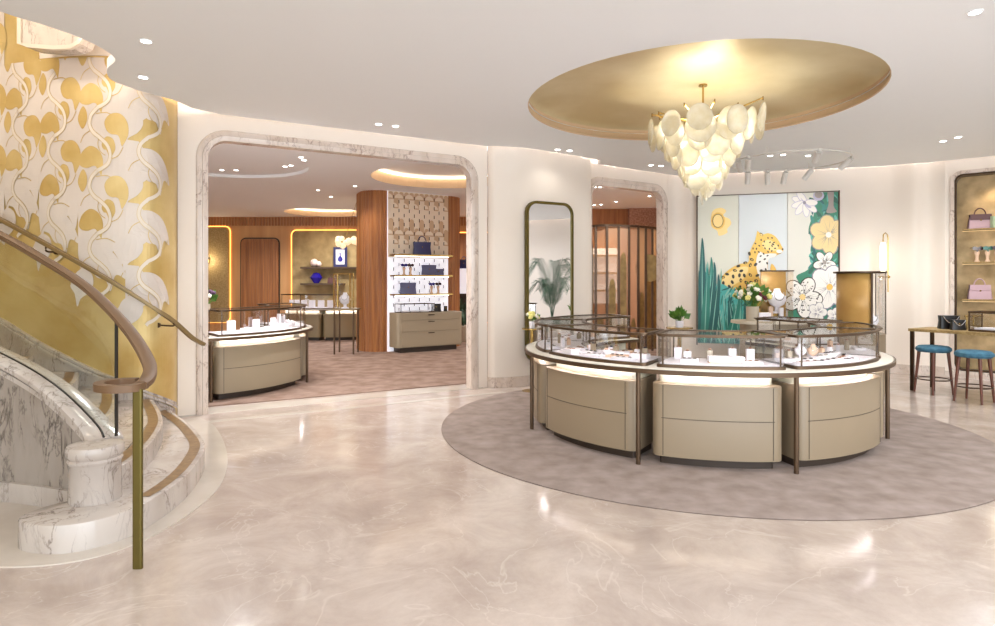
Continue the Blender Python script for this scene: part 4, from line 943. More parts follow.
def palm(loc, h, label, n=11, seed=1, L_=1.1):
    r = random.Random(seed); t = thing('potted_palm', loc, label, 'plant'); x, y, z = loc
    m_ = MB(); m_.lathe([(.16, 0), (.2, .05), (.23, .42), (.21, .44), (.19, .42), (1e-4, .40)], loc, 24); m_.build('pot', 'pot', t)
    for i in range(n):
        a = 2*pi*i/n+r.uniform(-.3, .3); hh = h*r.uniform(.65, 1.0); out = L_*r.uniform(.5, .95)
        st_ = cr([(x, y, z+.4), (x+cos(a)*out*.12, y+sin(a)*out*.12, z+hh*.6), (x+cos(a)*out*.5, y+sin(a)*out*.5, z+hh), (x+cos(a)*out, y+sin(a)*out, z+hh*.82)], 8)
        m_ = MB(); m_.tube(st_, .008, 5)
        for q in range(8, len(st_)):
            tt = (st_[q]-st_[q-1]).normalized(); sd = Vector((-sin(a), cos(a), 0))
            for sg in (-1, 1):
                for g_ in (0, .5):
                    b0 = st_[q-1].lerp(st_[q], g_); ln = (.20+.16*L_)*(1-.5*(q-8)/17); tip = b0+tt*ln*.7+sd*sg*ln*.6+Vector((0, 0, -.10)); w2 = tt*.013; mid = b0.lerp(tip, .5)+Vector((0, 0, .03))
                    m_.add([b0-w2*.4, mid-w2, tip, mid+w2, b0+w2*.4], [(0, 1, 3, 4), (1, 2, 3)])
        m_.build('frond', 'leafgreen', t, smooth=False)
    return t
# the palm stands where the mirror sees it
cp_ = WB((sm0+sm1)/2+.03, 1.65); dv = cp_-Vector((0, 0, 1.65)); dv.normalize(); nrm = WB.n; rv = dv-2*dv.dot(nrm)*nrm
pp = cp_+rv*8.4
palm((pp.x, pp.y, 0), 2.35, 'tall potted palm with feathery dark fronds reflected in the arched mirror', 11, 5, 1.5)

# ------------------------------------------------------------ wall sconce
SX, SY = at(885.5, 11.15), 11.15
k = (885.5-497.5)/FPX
sc_ = thing('wall_sconce', (SX, SY, 1.9), 'slim brass wall sconce with a glowing opal tube', 'wall lamp')
zs = lambda y: zat(y, 11.1)
m_ = MB(); m_.lathe([(1e-4, zs(273)), (.035, zs(272)), (.045, zs(268)), (.045, zs(246)), (.035, zs(243)), (1e-4, zs(242.5))], (at(883, 11.05), 11.05, 0), 20); m_.build('opal_tube', 'sconce', sc_)
m_ = MB(); xr = at(888, 11.05); xt = at(883, 11.05)
m_.tube([(xr, 11.05, zs(292)), (xr, 11.05, zs(239)), (xr-.01, 11.05, zs(235)), ((xr+xt)/2, 11.05, zs(233)), (xt+.005, 11.05, zs(235)), (xt, 11.05, zs(243))], .010, 8, up=(0, 1, 0)); m_.build('arm', 'brass', sc_)
m_ = MB(); m_.cyl((xr, 11.03, zs(277)), (xr+.02, 11.36, zs(277)), .012); m_.ball((xr, 11.03, zs(277)), .025, 8); m_.build('wall_mount', 'brass', sc_)
plight('sconce_lamp', (at(883, 10.92), 10.92, 1.95), 1.3, (1, .92, .74), .05)

# ------------------------------------------------------------ tall round showcase, back right
tx, ty, tr = at(859.5, 9.3), 9.3, .335
tc = thing('tall_round_showcase', (tx, ty, 0), 'tall cylindrical glass showcase with a gold back panel and dark bronze top', 'display case')
zt_ = zat(271.5, 9.3)
m_ = MB(); m_.lathe([(tr, 0), (tr, .86), (tr+.01, .88), (1e-4, .88)], (tx, ty, 0), 48); m_.build('pedestal', 'cream_lacquer', tc)
m_ = MB(); m_.lathe([(1e-4, zt_-.03), (tr+.005, zt_-.03), (tr+.015, zt_-.02), (tr+.015, zt_), (1e-4, zt_)], (tx, ty, 0), 48); m_.build('top', 'bronze_dark', tc)
def arcwall(mb, c, r, a0, a1, z0, z1, th=.0, n=24, mi=0):
    P2 = [(c[0]+r*cos(radians(a0+(a1-a0)*i/n)), c[1]+r*sin(radians(a0+(a1-a0)*i/n))) for i in range(n+1)]
    mb.add([(x, y, z0) for x, y in P2]+[(x, y, z1) for x, y in P2], [(i, i+1, n+2+i, n+1+i) for i in range(n)], mi)
m_ = MB(); arcwall(m_, (tx, ty), tr-.03, 100, 268, .88, zt_-.03); ob = m_.build('back_panel', 'cover', tc); md = ob.modifiers.new('th', 'SOLIDIFY'); md.thickness = .02
m_ = MB(); arcwall(m_, (tx, ty), tr-.005, 268, 460, .88, zt_-.03); m_.build('curved_glass', 'glass', tc)
for a in (268, 325, 20):
    q = pol((tx, ty), a, tr-.004); m_ = MB(); m_.cyl((q.x, q.y, .88), (q.x, q.y, zt_-.02), 0.014 if a == 268 else .008, n=8); m_.build('upright', 'bronze_dark', tc)
bu = bust(None, 0, 0, 'white bust inside the tall round showcase', 1.6, m='white', world=(tx+.1, ty-.1, .88))
# ------------------------------------------------------------ console in front of the mural with bust cabinet
cx_, cy2 = at(768, 10.6), 10.6
co = thing('display_console', (cx_, cy2, 0), 'pale rounded display console standing in front of the leopard mural', 'table')
zt2 = zat(321.5, 10.2)
m_ = MB(); m_.prism(rrect(at(737, 10.4), at(812, 10.6), 10.2, 10.85, .2, 8), zt2-.05, zt2, bevel=.01); m_.build('tabletop', 'pot', co)
m_ = MB(); m_.prism(rrect(at(745, 10.4), at(805, 10.6), 10.3, 10.75, .15, 8), 0, zt2-.05); m_.build('base', 'taupe', co)
x0, x1, yb = at(764.5, 10.65), at(790, 10.65), 10.68; zb_, ztp = zt2, zat(271.5, 10.65)
bc = thing('bust_cabinet', ((x0+x1)/2, yb, zb_), 'upright gold backed glass cabinet holding a glowing white bust before the mural', 'display case')
m_ = MB(); m_.box(x0, x1, yb+.12, yb+.14, zb_, ztp); m_.build('back_panel', 'cover', bc, smooth=False)
m_ = MB(); m_.box(x0-.01, x1+.01, yb-.16, yb+.15, ztp, ztp+.02); m_.box(x0-.01, x1+.01, yb-.16, yb+.15, zb_, zb_+.03); m_.build('frame', 'bronze_dark', bc, smooth=False)
m_ = MB(); m_.box(x0, x1, yb-.15, yb+.12, zb_+.03, ztp); m_.build('glass', 'glass', bc, smooth=False)
bust(None, 0, 0, 'white necklace bust in the gold backed cabinet before the mural', 2.1, world=((x0+x1)/2+.01, yb, zb_+.03+.08))
for i, (a, b, h, m) in enumerate(((at(770.5, 10.5), at(774.5, 10.5), .2, 'skin_stand'), (at(781, 10.5), at(785, 10.5), .18, 'white'))):
    m_ = MB(); m_.box(a, b, yb-.13, yb-.08, zb_+.03, zb_+.03+h); tag(m_.build('display_block', m, smooth=False), ['beige', 'white'][i]+' upright block at the foot of the bust in the gold backed cabinet', 'display stand')
m_ = MB(); m_.box(x0+.12, x1-.12, yb-.05, yb+.06, zb_+.03, zb_+.11); tag(m_.build('bust_plinth', 'brass', smooth=False), 'small brass plinth carrying the bust in the gold backed cabinet', 'plinth')
plight('cabinet_fill', ((x0+x1)/2-.05, yb-.13, ztp-.12), 4.0, (1, .97, .92), .03)  # bare point light added to brighten the bust, no fitting
plight('showcase_fill', (tx, ty-.15, zt_-.1), 3.0, (1, .97, .92), .04)  # bare point light added to brighten the tall showcase inside
# flowers on the console
def bouquet(loc, r, h, label, cols, seed, stemh=.12, pot='pot', potr=.09, poth=.2, nleaf=26, nfl=16):
    q = random.Random(seed); t = thing('flower_vase', loc, label, 'flowers'); x, y, z = loc
    if poth: m_ = MB(); m_.lathe([(potr*.9, 0), (potr, .02), (potr, poth), (potr*.85, poth), (potr*.8, poth*.5), (1e-4, poth*.5)], loc, 20); m_.build('vase', pot, t)
    m_ = MB()
    for i in range(nleaf):
        a, b = q.uniform(0, 2*pi), q.uniform(.1, 1.1); d = Vector((cos(a)*sin(b), sin(a)*sin(b), cos(b))); c = Vector((x, y, z+poth))+d*r*q.uniform(.5, 1.1)
        s_ = d.cross(Vector((q.random(), q.random(), .3))).normalized()*.05*q.uniform(.6, 1.2)
        m_.add([c-d*.06, c+s_, c+d*.07+Vector((0, 0, .01)), c-s_], [(0, 1, 2, 3)])
        m_.tube([(x, y, z+poth*.6), c], .003, 4)
    m_.build('foliage', 'leaf_bright', t, smooth=False)
    for i in range(nfl):
        a, b = q.uniform(0, 2*pi), q.uniform(0, 1.2); d = Vector((cos(a)*sin(b), sin(a)*sin(b), cos(b))); c = Vector((x, y, z+poth))+d*r*q.uniform(.7, 1.15)
        m_ = MB(); rr = q.uniform(.028, .05)
        for k_ in range(5):
            aa = 2*pi*k_/5; sd = d.orthogonal().normalized(); s2 = d.cross(sd); o_ = (sd*cos(aa)+s2*sin(aa)); m_.ball(c+o_*rr*.6, rr*.55, 6)
        m_.ball(c+d*.01, rr*.35, 6); m_.build('flower', cols[i % len(cols)], t)
    return t
bouquet((at(752.5, 10.35), 10.35, zt2), .33, .3, 'mixed white yellow and burgundy bouquet in a beige vase before the mural', ['petal', 'petal_yellow', 'petal', 'petal_red', 'petal'], 4, poth=.24, potr=.1, nleaf=60, nfl=34)
m_ = MB(); xa, xb2 = at(758, 10.3), at(769.5, 10.3); z_ = zt2; t = thing('white_gift_box', ((xa+xb2)/2, 10.3, z_), 'small white box with a black scroll emblem beside the bouquet vase', 'box')
m_.box(xa, xb2, 10.24, 10.34, z_, z_+.14); m_.build('box_body', 'white', t, smooth=False)
m_ = MB(); m_.tube(cr([(xa+.04, 10.238, z_+.06), (xa+.07, 10.238, z_+.075), ((xa+xb2)/2, 10.238, z_+.055), (xb2-.07, 10.238, z_+.075), (xb2-.04, 10.238, z_+.06)], 4), .004, 5, up=(0, 1, 0)); m_.ball(((xa+xb2)/2, 10.238, z_+.07), .01, 6); m_.build('emblem', 'black', t)
# small green plant behind the ring
pt = bouquet((at(679.5, 9.6), 9.6, .94), .16, .2, 'small fresh green leafy plant standing behind the front showcases', ['leaf_bright'], 9, poth=.10, potr=.06, nleaf=40, nfl=3, pot='white')
m_ = MB(); m_.lathe([(.2, 0), (.2, .02), (.03, .04), (.03, .9), (.2, .92), (.2, .94), (1e-4, .94)], (at(679.5, 9.6), 9.6, 0), 24); tag(m_.build('pedestal_table', 'brass'), 'slim round brass pedestal table carrying the small green plant', 'table')
m_ = MB(); m_.lathe([(.15, 0), (.15, .02), (.025, .04), (.025, .92), (.15, .93), (.15, .95), (1e-4, .95)], (at(532, 9.3), 9.3, 0), 24); tag(m_.build('pedestal_table', 'brass'), 'slim brass pedestal table with the yellow orchid before the mirror', 'table')
# pale yellow orchid
bouquet((at(532, 9.3), 9.3, .95), .12, .2, 'pale yellow orchid stem in a small pot before the arched mirror', ['petal_yellow', 'petal'], 12, poth=.10, potr=.04, nleaf=6, nfl=9, pot='white')

# ------------------------------------------------------------ bar table, stools and bags at right
TA = Vector((6.20, 9.44, 0)); tu = Vector((.5, -.866, 0)); tw = Vector((.866, .5, 0))
TT = Matrix(((tu.x, tw.x, 0, TA.x), (tu.y, tw.y, 0, TA.y), (0, 0, 1, 0), (0, 0, 0, 1)))
bt = thing('bar_table', (TA.x, TA.y, 0), 'long high brass coloured bar table running along the shelf niche', 'table')
m_ = MB(); m_.box(0, 1.95, 0, .66, .895, .935, T=TT); m_.build('tabletop', 'niche_gold', bt, smooth=False)
for a, b in ((.04, .04), (.04, .62), (1.91, .04), (1.91, .62)):
    m_ = MB(); m_.box(a-.022, a+.022, b-.022, b+.022, 0, .895, T=TT); m_.build('leg', 'bronze_dark', bt, smooth=False)
def stool(loc, label, rz):
    t = thing('bar_stool', loc, label, 'stool', rz, group='blue bar stools at the high table')
    T = TM(loc, rz)
    m_ = MB(); m_.lathe([(1e-4, .61), (.20, .61), (.225, .635), (.222, .67), (.19, .695), (.1, .705), (1e-4, .706)], (0, 0, 0), 32, T=T); m_.build('seat', 'blue_seat', t)
    for k in range(4):
        a = pi/4+k*pi/2; p, q = T @ Vector((cos(a)*.175, sin(a)*.175, .625)), T @ Vector((cos(a)*.235, sin(a)*.235, 0)); m_ = MB(); m_.cyl(q, p, .014, .024, 12); m_.build('leg', 'wood_dark', t)
    m_ = MB(); m_.tube([T @ Vector((.21*cos(2*pi*i/32), .21*sin(2*pi*i/32), .21)) for i in range(32)], .009, 8, closed=True); m_.build('foot_ring', 'bronze_dark', t); return t
s1 = stool((at(933.5, 9.2), 9.2, 0), 'round petrol blue velvet bar stool nearest the end of the bar table', .15)
stool((at(974, 8.55), 8.55, 0), 'round petrol blue velvet bar stool nearer the right edge, second from the table end', .5)
def TP(a, b, z=.935): return TT @ Vector((a, b, z))
def handbag(loc, rz, w_, h, d_, m, hm, label, group, handle='arch', lid=False, flat=False, mark=False, chain=False):
    t = thing('handbag', loc, label, 'handbag', rz, group=group); T = TM(loc, rz)
    m_ = MB(); vs = []
    for z, k, dd in ((0, 1, 1), (h*.08, 1.02, 1.0), (h*.6, .94, .75), (h, .84 if not flat else 1.0, .35 if not flat else .8)):
        vs += [T @ Vector((p[0]*k, p[1]*dd, z)) for p in rrect(-w_/2, w_/2, -d_/2, d_/2, min(d_*.3, .02), 3)]
    n = len(vs)//4; m_.add(vs, [(k*n+i, k*n+(i+1) % n, (k+1)*n+(i+1) % n, (k+1)*n+i) for k in range(3) for i in range(n)]+[tuple(range(n))[::-1], tuple(3*n+i for i in range(n))]); m_.build('bag_body', m, t, angle=40)
    if lid: m_ = MB(); m_.box(-w_*.44, w_*.44, -d_*.46, d_*.2, h*.62, h*1.02, T=T); m_.build('flap', hm, t, smooth=False)
    m_ = MB(); m_.ball(T @ Vector((0, -d_*.47, h*.6)), .014, 6); m_.build('clasp', 'brass', t)
    if handle == 'arch':
        m_ = MB(); m_.tube([T @ Vector((w_*.24*cos(pi*i/14), 0, h*.95+w_*.36*sin(pi*i/14))) for i in range(15)], .010, 8, up=(cos(rz+pi/2), sin(rz+pi/2), 0)); m_.build('handle', hm, t)
    if chain:
        m_ = MB(); m_.tube([T @ Vector((-w_*.4+w_*.8*i/12, -d_*.5-.01, h*.95-h*.5*sin(pi*i/12))) for i in range(13)], .006, 6); m_.build('chain', 'silver', t)
    return t
RZT = -pi/3+.25
handbag(tuple(TP(.36, .42)), RZT+.6, .27, .20, .12, 'black', 'black', 'larger quilted black handbag with silver chain on the bar table', 'black chain handbags on the bar table', handle=None, flat=True, chain=True)
handbag(tuple(TP(.53, .30)), RZT+.6, .19, .15, .09, 'black', 'black', 'smaller quilted black handbag right of the larger one on the bar table', 'black chain handbags on the bar table', handle=None, flat=True, chain=True)
t = thing('bracelet_stand', TP(.86, .58), 'small brass T bar jewellery stand behind the black bags', 'display stand')
m_ = MB(); q = TP(.62, .56); m_.cyl(q, q+Vector((0, 0, .2)), .008); m_.cyl(q+Vector((-.13, 0, .2)), q+Vector((.15, 0, .2)), .010); m_.cyl(q+Vector((-.10, 0, 0)), q+Vector((-.10, 0, .2)), .006); m_.build('bar', 'brass', t)
t = thing('table_showcase', TP(1.3, .3), 'glass table showcase with brass frame on the bar table at the right edge', 'display case')
m_ = MB(); m_.box(.72, 1.5, .16, .56, .937, .965, T=TT); m_.build('base', 'bronze', t, smooth=False)
m_ = MB(); m_.box(.73, 1.49, .17, .55, .965, 1.20, T=TT); m_.build('glass', 'glass', t, smooth=False)
for a in (.73, 1.1, 1.49):
    for b in (.17, .55):
        m_ = MB(); m_.box(a-.008, a+.008, b-.008, b+.008, .965, 1.20, T=TT); m_.build('post', 'bronze', t, smooth=False)
m_ = MB()
for b in (.17, .55): m_.box(.72, 1.5, b-.012, b+.012, 1.195, 1.22, T=TT)
for a in (.725, 1.495): m_.box(a-.012, a+.012, .17, .55, 1.195, 1.22, T=TT)
m_.build('top_frame', 'bronze', t, smooth=False)
m_ = MB(); m_.box(.78, 1.45, .2, .52, .965, .985, T=TT); tag(m_.build('jewellery_pad', 'white', smooth=False), 'flat white jewellery pad inside the bar table showcase', 'tray')

# shelves in the right niche
SHZ = [2.54, 1.975, 1.34]
for i, z in enumerate(SHZ):
    t = thing('niche_shelf', WE(sN+1.1, z-.02, .2), 'brass edged %s shelf in the right wall niche' % ['top', 'middle', 'lower'][i], 'shelf', group='shelves of the right wall niche')
    m_ = MB(); T = WE.T(0, 0, 0); sg = 1 if WE.n.dot(Vector((-WE.d.y, WE.d.x, 0))) > 0 else -1
    m_.box(sN+.10, 2.3, min(sg*.08, sg*.38), max(sg*.08, sg*.38), z-.022, z, T=T); m_.build('board', 'niche_gold', t, smooth=False)
    m_ = MB(); a, b = WE(sN+.10, z-.04, .1), WE(2.3, z-.04, .1); m_.tube([a, b], .004, 6); m_.build('light_strip', emis('niche_led_%d' % i, '#ffd9a0', 1.0), t)
WRZ = WE.rot()
def wpt(px, z, tdepth=.22):
    u = WE.s_at(px)
    # account for depth: solve on the offset plane
    o2 = Plane2(tuple((WE.o+WE.n*tdepth)[:2]), tuple((WE.o+WE.n*tdepth+WE.d)[:2])); u = o2.s_at(px); p = o2(u, z); return (p.x, p.y, z)
handbag(wpt(980, SHZ[0]), WRZ+.3, .34, .24, .13, 'pink', 'maroon', 'lilac handbag with dark maroon top and arched handle on the top niche shelf', 'lilac handbags in the right niche', lid=True)
handbag(wpt(979.5, SHZ[2]), WRZ+.3, .33, .24, .13, 'pink', 'pink', 'lilac handbag with arched handle on the lower niche shelf', 'lilac handbags in the right niche', lid=True)
def shade_stand(loc, rz, lens, label, group, s=1.0):
    t = thing('sunglasses_stand', loc, label, 'sunglasses', rz, group=group); T = TM(loc, rz) @ Matrix.Scale(s, 4)
    m_ = MB(); m_.lathe([(.035, 0), (.035, .01), (.02, .04), (.022, .09), (.034, .13), (.03, .16), (1e-4, .17)], (0, 0, 0), 14, T=T, sy=.6); m_.build('stand', 'skin_stand', t)
    m_ = MB()
    for sx in (-.035, .035): m_.prism([(sx+.034*cos(2*pi*i/12), .20+.030*sin(2*pi*i/12)) for i in range(12)], .03, .036, T=T @ Matrix.Rotation(pi/2, 4, 'X'))
    m_.box(-.06, .06, -.03, -.025, .215, .222, T=T); m_.box(-.068, -.064, -.03, .06, .205, .215, T=T); m_.box(.064, .068, -.03, .06, .205, .215, T=T); m_.box(-.01, .01, -.02, .0, .15, .21, T=T); m_.build('sunglasses', lens, t, smooth=False); return t
for px, ln, s_ in ((977, 'shade_dark', 'dark red sunglasses on a beige stand, leftmost on the middle niche shelf'), (987.5, 'shade_green', 'green sunglasses on a beige stand on the middle niche shelf'), (997, 'shade_dark', 'dark red sunglasses on a beige stand at the right picture edge')):
    shade_stand(wpt(px, SHZ[1]), WRZ+.4, ln, s_, 'sunglasses on the niche shelf', 1.15)
m_ = MB(); q = wpt(997, SHZ[0]); m_.box(q[0]-.09, q[0]+.1, q[1]-.03, q[1]+.03, q[2], q[2]+.2); tag(m_.build('clutch_bag', mat('mint_leather', '#b9cfae', .5), smooth=False), 'mint green clutch cut by the right edge on the top niche shelf', 'handbag')
for z in (3.3,): slight('niche_spot', tuple(WE(sN+.6, 3.40, .15)), 14, 120, (1, .82, .6), tgt=tuple(WE(sN+.6, 0, .25)))
plight('niche_glow', tuple(WE(sN+.7, 2.2, -.5)), 4, (1, .85, .65), .2)

# ------------------------------------------------------------ boutique furniture: ring counter near the opening
C1 = (-5.0, 10.0)
ring_top(C1, -104, 58, 1.2, 1.95, 'curved cream counter top on bronze posts seen past the left jamb', [-54, 3.5, 50, -90], floorz=.012)
GB = 'curved cabinets of the boutique counter'
for a0, a1, lb in ((-52, 1, 'taupe bow fronted cabinet nearest the opening in the boutique'), (-98, -56, 'taupe cabinet half hidden behind the left marble jamb'), (8, 54, 'taupe cabinet at the rear end of the curved boutique counter')):
    ring_cabinet(C1, a0, a1, 1.25, 1.87, lb, GB, m='taupe', floorz=.012)
for a0, a1, lb in ((-51, 3, 'glass showcase on the curved boutique counter facing the opening'), (-96, -54, 'glass showcase on the boutique counter cut by the left jamb'), (7, 52, 'glass showcase at the rear end of the curved boutique counter')):
    ring_case(C1, a0, a1, 1.25, 1.86, .882, 1.25, lb, 'glass showcases of the boutique counter')
for i in range(12):
    a = -40+i*8 if i < 6 else 10+(i-6)*7
    (tray if i % 2 else ringbox)(C1, a, 1.62 if i % 2 else 1.5, 'pale jewellery display, %s along the curved boutique counter from the jamb' % (['first', 'second', 'third', 'fourth', 'fifth', 'sixth', 'seventh', 'eighth', 'ninth', 'tenth', 'eleventh', 'twelfth'][i]), **({'h': .16, 'm': 'white', 'w_': .12} if i % 2 == 0 else {'w_': .2, 'h': .05}))
bouquet((at(206.5, 8.75), 8.75, 1.25), .16, .2, 'plum purple orchid beside the left jamb on the boutique counter', ['petal_purple', 'petal_purple', 'petal'], 21, poth=.08, potr=.05, nleaf=14, nfl=8)
# far counter
C2 = (-4.8, 19.0)
ring_top(C2, 212, 318, 1.2, 1.95, 'far curved counter top below the wall shelves at the boutique back', [222, 248, 280, 310], floorz=.012)
ring_cabinet(C2, 222, 268, 1.25, 1.85, 'far olive taupe cabinet, left one below the wall shelves', 'far boutique cabinets', m='taupe_far', seams=False, floorz=.012)
ring_cabinet(C2, 270, 316, 1.25, 1.85, 'far olive taupe cabinet, right one toward the wooden column', 'far boutique cabinets', m='taupe_far', seams=False, floorz=.012)
ring_case(C2, 222, 285, 1.25, 1.85, .882, 1.28, 'far glass showcase below the wall shelves', 'far boutique showcases')
for i in range(6): ringbox(C2, 228+i*9.5, 1.6, 'bright white jewellery stand, %s from the left in the far showcase' % ['first', 'second', 'third', 'fourth', 'fifth', 'sixth'][i], .2, 'white', w_=.18)
# side table with tall case
x0, x1 = at(335, 14.0), at(354, 14.0)
t = thing('side_table', ((x0+x1)/2, 14.1, .012), 'small high bronze table left of the wooden column', 'table')
m_ = MB(); m_.box(x0-.05, x1+.05, 13.9, 14.45, .99, 1.03); m_.build('tabletop', 'taupe_far', t, smooth=False)
for a in (x0, x1):
    for b in (13.95, 14.4): m_ = MB(); m_.cyl((a, b, .012), (a, b, .99), .02); m_.build('leg', 'bronze', t)
t = thing('tall_table_case', (x0+.15, 14.15, 1.03), 'tall glass case with brass frame standing on the small high table', 'display case')
xa, xb_ = at(335, 14.1), at(351, 14.1)
m_ = MB(); m_.box(xa, xb_, 14.0, 14.35, 1.03, 1.80); m_.build('glass', 'glass', t, smooth=False)
m_ = MB()
for a in (xa, xb_):
    for b in (14.0, 14.35): m_.box(a-.012, a+.012, b-.012, b+.012, 1.03, 1.82)
m_.box(xa, xb_, 13.99, 14.36, 1.80, 1.82); m_.build('frame', 'brass', t, smooth=False)
bust(None, 0, 0, 'white bust inside the tall case on the small high table', 1.8, world=((xa+xb_)/2+.03, 14.17, 1.03))
# wall shelves, far back
for i, (z, xr_) in enumerate(((2.11, 359), (1.58, 346))):
    t = thing('wall_shelf', (XB(320), BY-.2, z-.05), ['upper', 'lower'][i]+' bronze wall shelf at the boutique back', 'shelf', group='wall shelves at the boutique back')
    m_ = MB(); m_.box(XB(304), XB(xr_), BY-.40, BY-.075, z-.06, z); m_.build('board', 'bronze', t, smooth=False)
t = thing('ceramic_ornament', (XB(318), BY-.25, 2.11), 'pinkish white rounded ceramic ornament on the upper wall shelf', 'ornament')
m_ = MB(); m_.ball((XB(316.5), BY-.25, 2.11+.13), .13, 10); m_.ball((XB(321), BY-.25, 2.11+.09), .09, 10); m_.build('ornament', 'coral', t)
t = thing('picture_frame', (XB(341.5), BY-.2, 2.11), 'navy framed picture of a blue bottle on the upper wall shelf', 'picture')
a, b = XB(335), XB(348.5); m_ = MB(); m_.box(a, b, BY-.2, BY-.17, 2.11, 2.75); m_.build('frame', 'navy', t, smooth=False)
m_ = MB(); m_.box(a+.08, b-.08, BY-.205, BY-.20, 2.19, 2.67); m_.build('picture', 'white', t, smooth=False)
m_ = MB(); c = (a+b)/2; m_.lathe([(1e-4, 2.27), (.06, 2.29), (.085, 2.36), (.05, 2.43), (.02, 2.46), (.02, 2.52), (.03, 2.55), (1e-4, 2.56)], (c, BY-.207, 0), 14, sy=.06); m_.build('bottle_print', 'violet_glass', t)
t = thing('perfume_bottle', (XB(318.5), BY-.25, 1.58), 'faceted violet blue glass bottle on the lower wall shelf', 'bottle')
m_ = MB(); m_.lathe([(.08, 1.58), (.2, 1.76), (.10, 1.90), (1e-4, 1.93)], (XB(318.5), BY-.25, 0), 6, sy=.5); m_.build('bottle', 'violet_glass', t, angle=10)
handbag((XB(334), BY-.25, 1.58), 0, .28, .18, .1, 'maroon', 'maroon', 'small dark maroon handbag on the lower wall shelf', 'dark bags at the back')
# wall lamp on the left gold panel
t = thing('shell_sconce', (XB(208.5), BY-.12, 2.3), 'glowing round wall lamp on the gold panel beside the left jamb', 'wall lamp')
m_ = MB(); m_.cyl((XB(208.5), BY-.08, 2.3), (XB(208.5), BY-.13, 2.3), .09); m_.build('mount', 'brass', t); m_ = MB(); m_.ball((XB(208), BY-.2, 2.3), .09, 8); m_.build('globe', 'sconce', t)
plight('shell_sconce_lamp', (XB(209), BY-.4, 2.3), 10, (1, .85, .6), .05)
# small boutique chandelier
hx, hy = at(357, 16.4), 16.4
t = thing('small_chandelier', (hx, hy, BZ), 'small cluster chandelier of pale glass beads left of the wooden column', 'chandelier')
for a, b in ((-.3, .2), (.3, .2)): m_ = MB(); m_.cyl((hx+a, hy, 2.8), (hx, hy, BZ), .006, n=6); m_.build('cable', 'brass', t)
rn = random.Random(2)
m_ = MB()
for i in range(36): m_.ball((hx+rn.uniform(-.5, .5), hy+rn.uniform(-.2, .2), 2.68+rn.uniform(-.10, .12)), rn.uniform(.06, .09), 6)
m_.build('bead_cluster', mat('pale_glass_beads', '#f0e4cc', .3, emit='#ffe6b8', es=.5), t)

# ------------------------------------------------------------ wooden column with display wall
DW = Plane2((-2.54, 14.5), (-2.54+.826*1.6, 14.5+.563*1.6))
def dw(u, b): p = DW(u, 0, b); return (p.x, p.y)
cl_ = MB(); outline = [dw(u, b) for u, b in [(0, 0), (0, .06)]]
cur = cr([(0, .04, 0), (-.15, .04, 0), (-.36, .18, 0), (-.47, .42, 0), (-.42, .8, 0), (-.3, 1.15, 0), (0, 1.4, 0), (1.6, 1.4, 0), (2.0, 1.2, 0), (2.15, .8, 0), (2.1, .3, 0), (1.95, .1, 0), (1.75, .02, 0), (1.6, .02, 0)], 14)
pl_ = []
for i, p in enumerate(cur):
    k_ = .016 if i % 4 < 2 else 0; q = cur[min(i+1, len(cur)-1)]-cur[max(i-1, 0)]; q.normalize(); pl_.append(dw(p.x+q.y*k_, p.y-q.x*k_))
cl_.prism(pl_, .012, BZ); ob = struct(cl_.build('wall_column', 'wood', smooth=False))
m_ = MB(); m_.prism([dw(u, b) for u, b in ((0, -.0), (1.6, -.0), (1.6, .06), (0, .06))], .012, BZ); dwl = struct(m_.build('wall_display', 'glow_wall', smooth=False))
# fan pattern of the display wall
fp = MB(); tan = mat('tan_fan_inlay', '#d3b493', .5); tan2 = mat('cream_fan_inlay', '#f0e0cc', .5)
W_ = 1.6/12
fp.add([DW(0, 2.2, -.003), DW(1.6, 2.2, -.003), DW(1.6, BZ-.003, -.003), DW(0, BZ-.003, -.003)], [(0, 1, 2, 3)], 1)
for i in range(12):
    for j in range(-1, 10):
        z = .2+j*.42+(.21 if i % 2 else 0)
        if z < 2.2: continue
        z1 = min(z+.40, BZ-.005)
        if z1-z < .1: continue
        ar = [(i*W_+.004, z)]+[(i*W_+W_/2-(W_/2-.004)*cos(pi*q/8), z1-.07+.065*sin(pi*q/8)) for q in range(9)]+[((i+1)*W_-.004, z)]
        fp.flat([ar], lambda a, b: DW(a, b, -.012), (i+j) % 2)
        if (i+j) % 2 == 0: fp.flat([[(i*W_-.055+.11*cos(pi*q/8)+.055, z+.03+.10*sin(pi*q/8)) for q in range(9)]], lambda a, b: DW(min(max(a, .002), 1.598), b, -.018), 1)
for i in range(1, 12):
    for j in range(16):
        z = .95+j*.21+(.1 if i % 2 else 0)
        if z+.08 < BZ-.02: fp.add([DW(i*W_-.010, z, -.024), DW(i*W_+.010, z, -.024), DW(i*W_+.010, z+.08, -.024), DW(i*W_-.010, z+.08, -.024)], [(0, 1, 2, 3)], 2)
struct(fp.build('trim_fan_pattern', [tan, tan2, 'bronze_dark'], smooth=False))
for i, z in enumerate((2.27, 1.79, 1.35)):
    t = thing('display_shelf', DW(.8, z-.02, -.15), 'brass lit %s shelf on the backlit display wall' % ['top', 'middle', 'lower'][i], 'shelf', group='shelves on the backlit display wall')
    sg = 1 if DW.n.dot(Vector((-DW.d.y, DW.d.x, 0))) > 0 else -1
    m_ = MB(); T = DW.T(0, 0, 0); m_.box(.04, 1.56, min(-sg*.30, -sg*.005), max(-sg*.30, -sg*.005), z-.035, z, T=T); m_.build('board', 'brass', t, smooth=False)
    m_ = MB(); m_.tube([DW(.08, z-.045, -.2), DW(1.5, z-.045, -.2)], .008, 6); m_.build('light_strip', emis('shelf_led_%d' % i, '#fff4e4', 4.0), t)
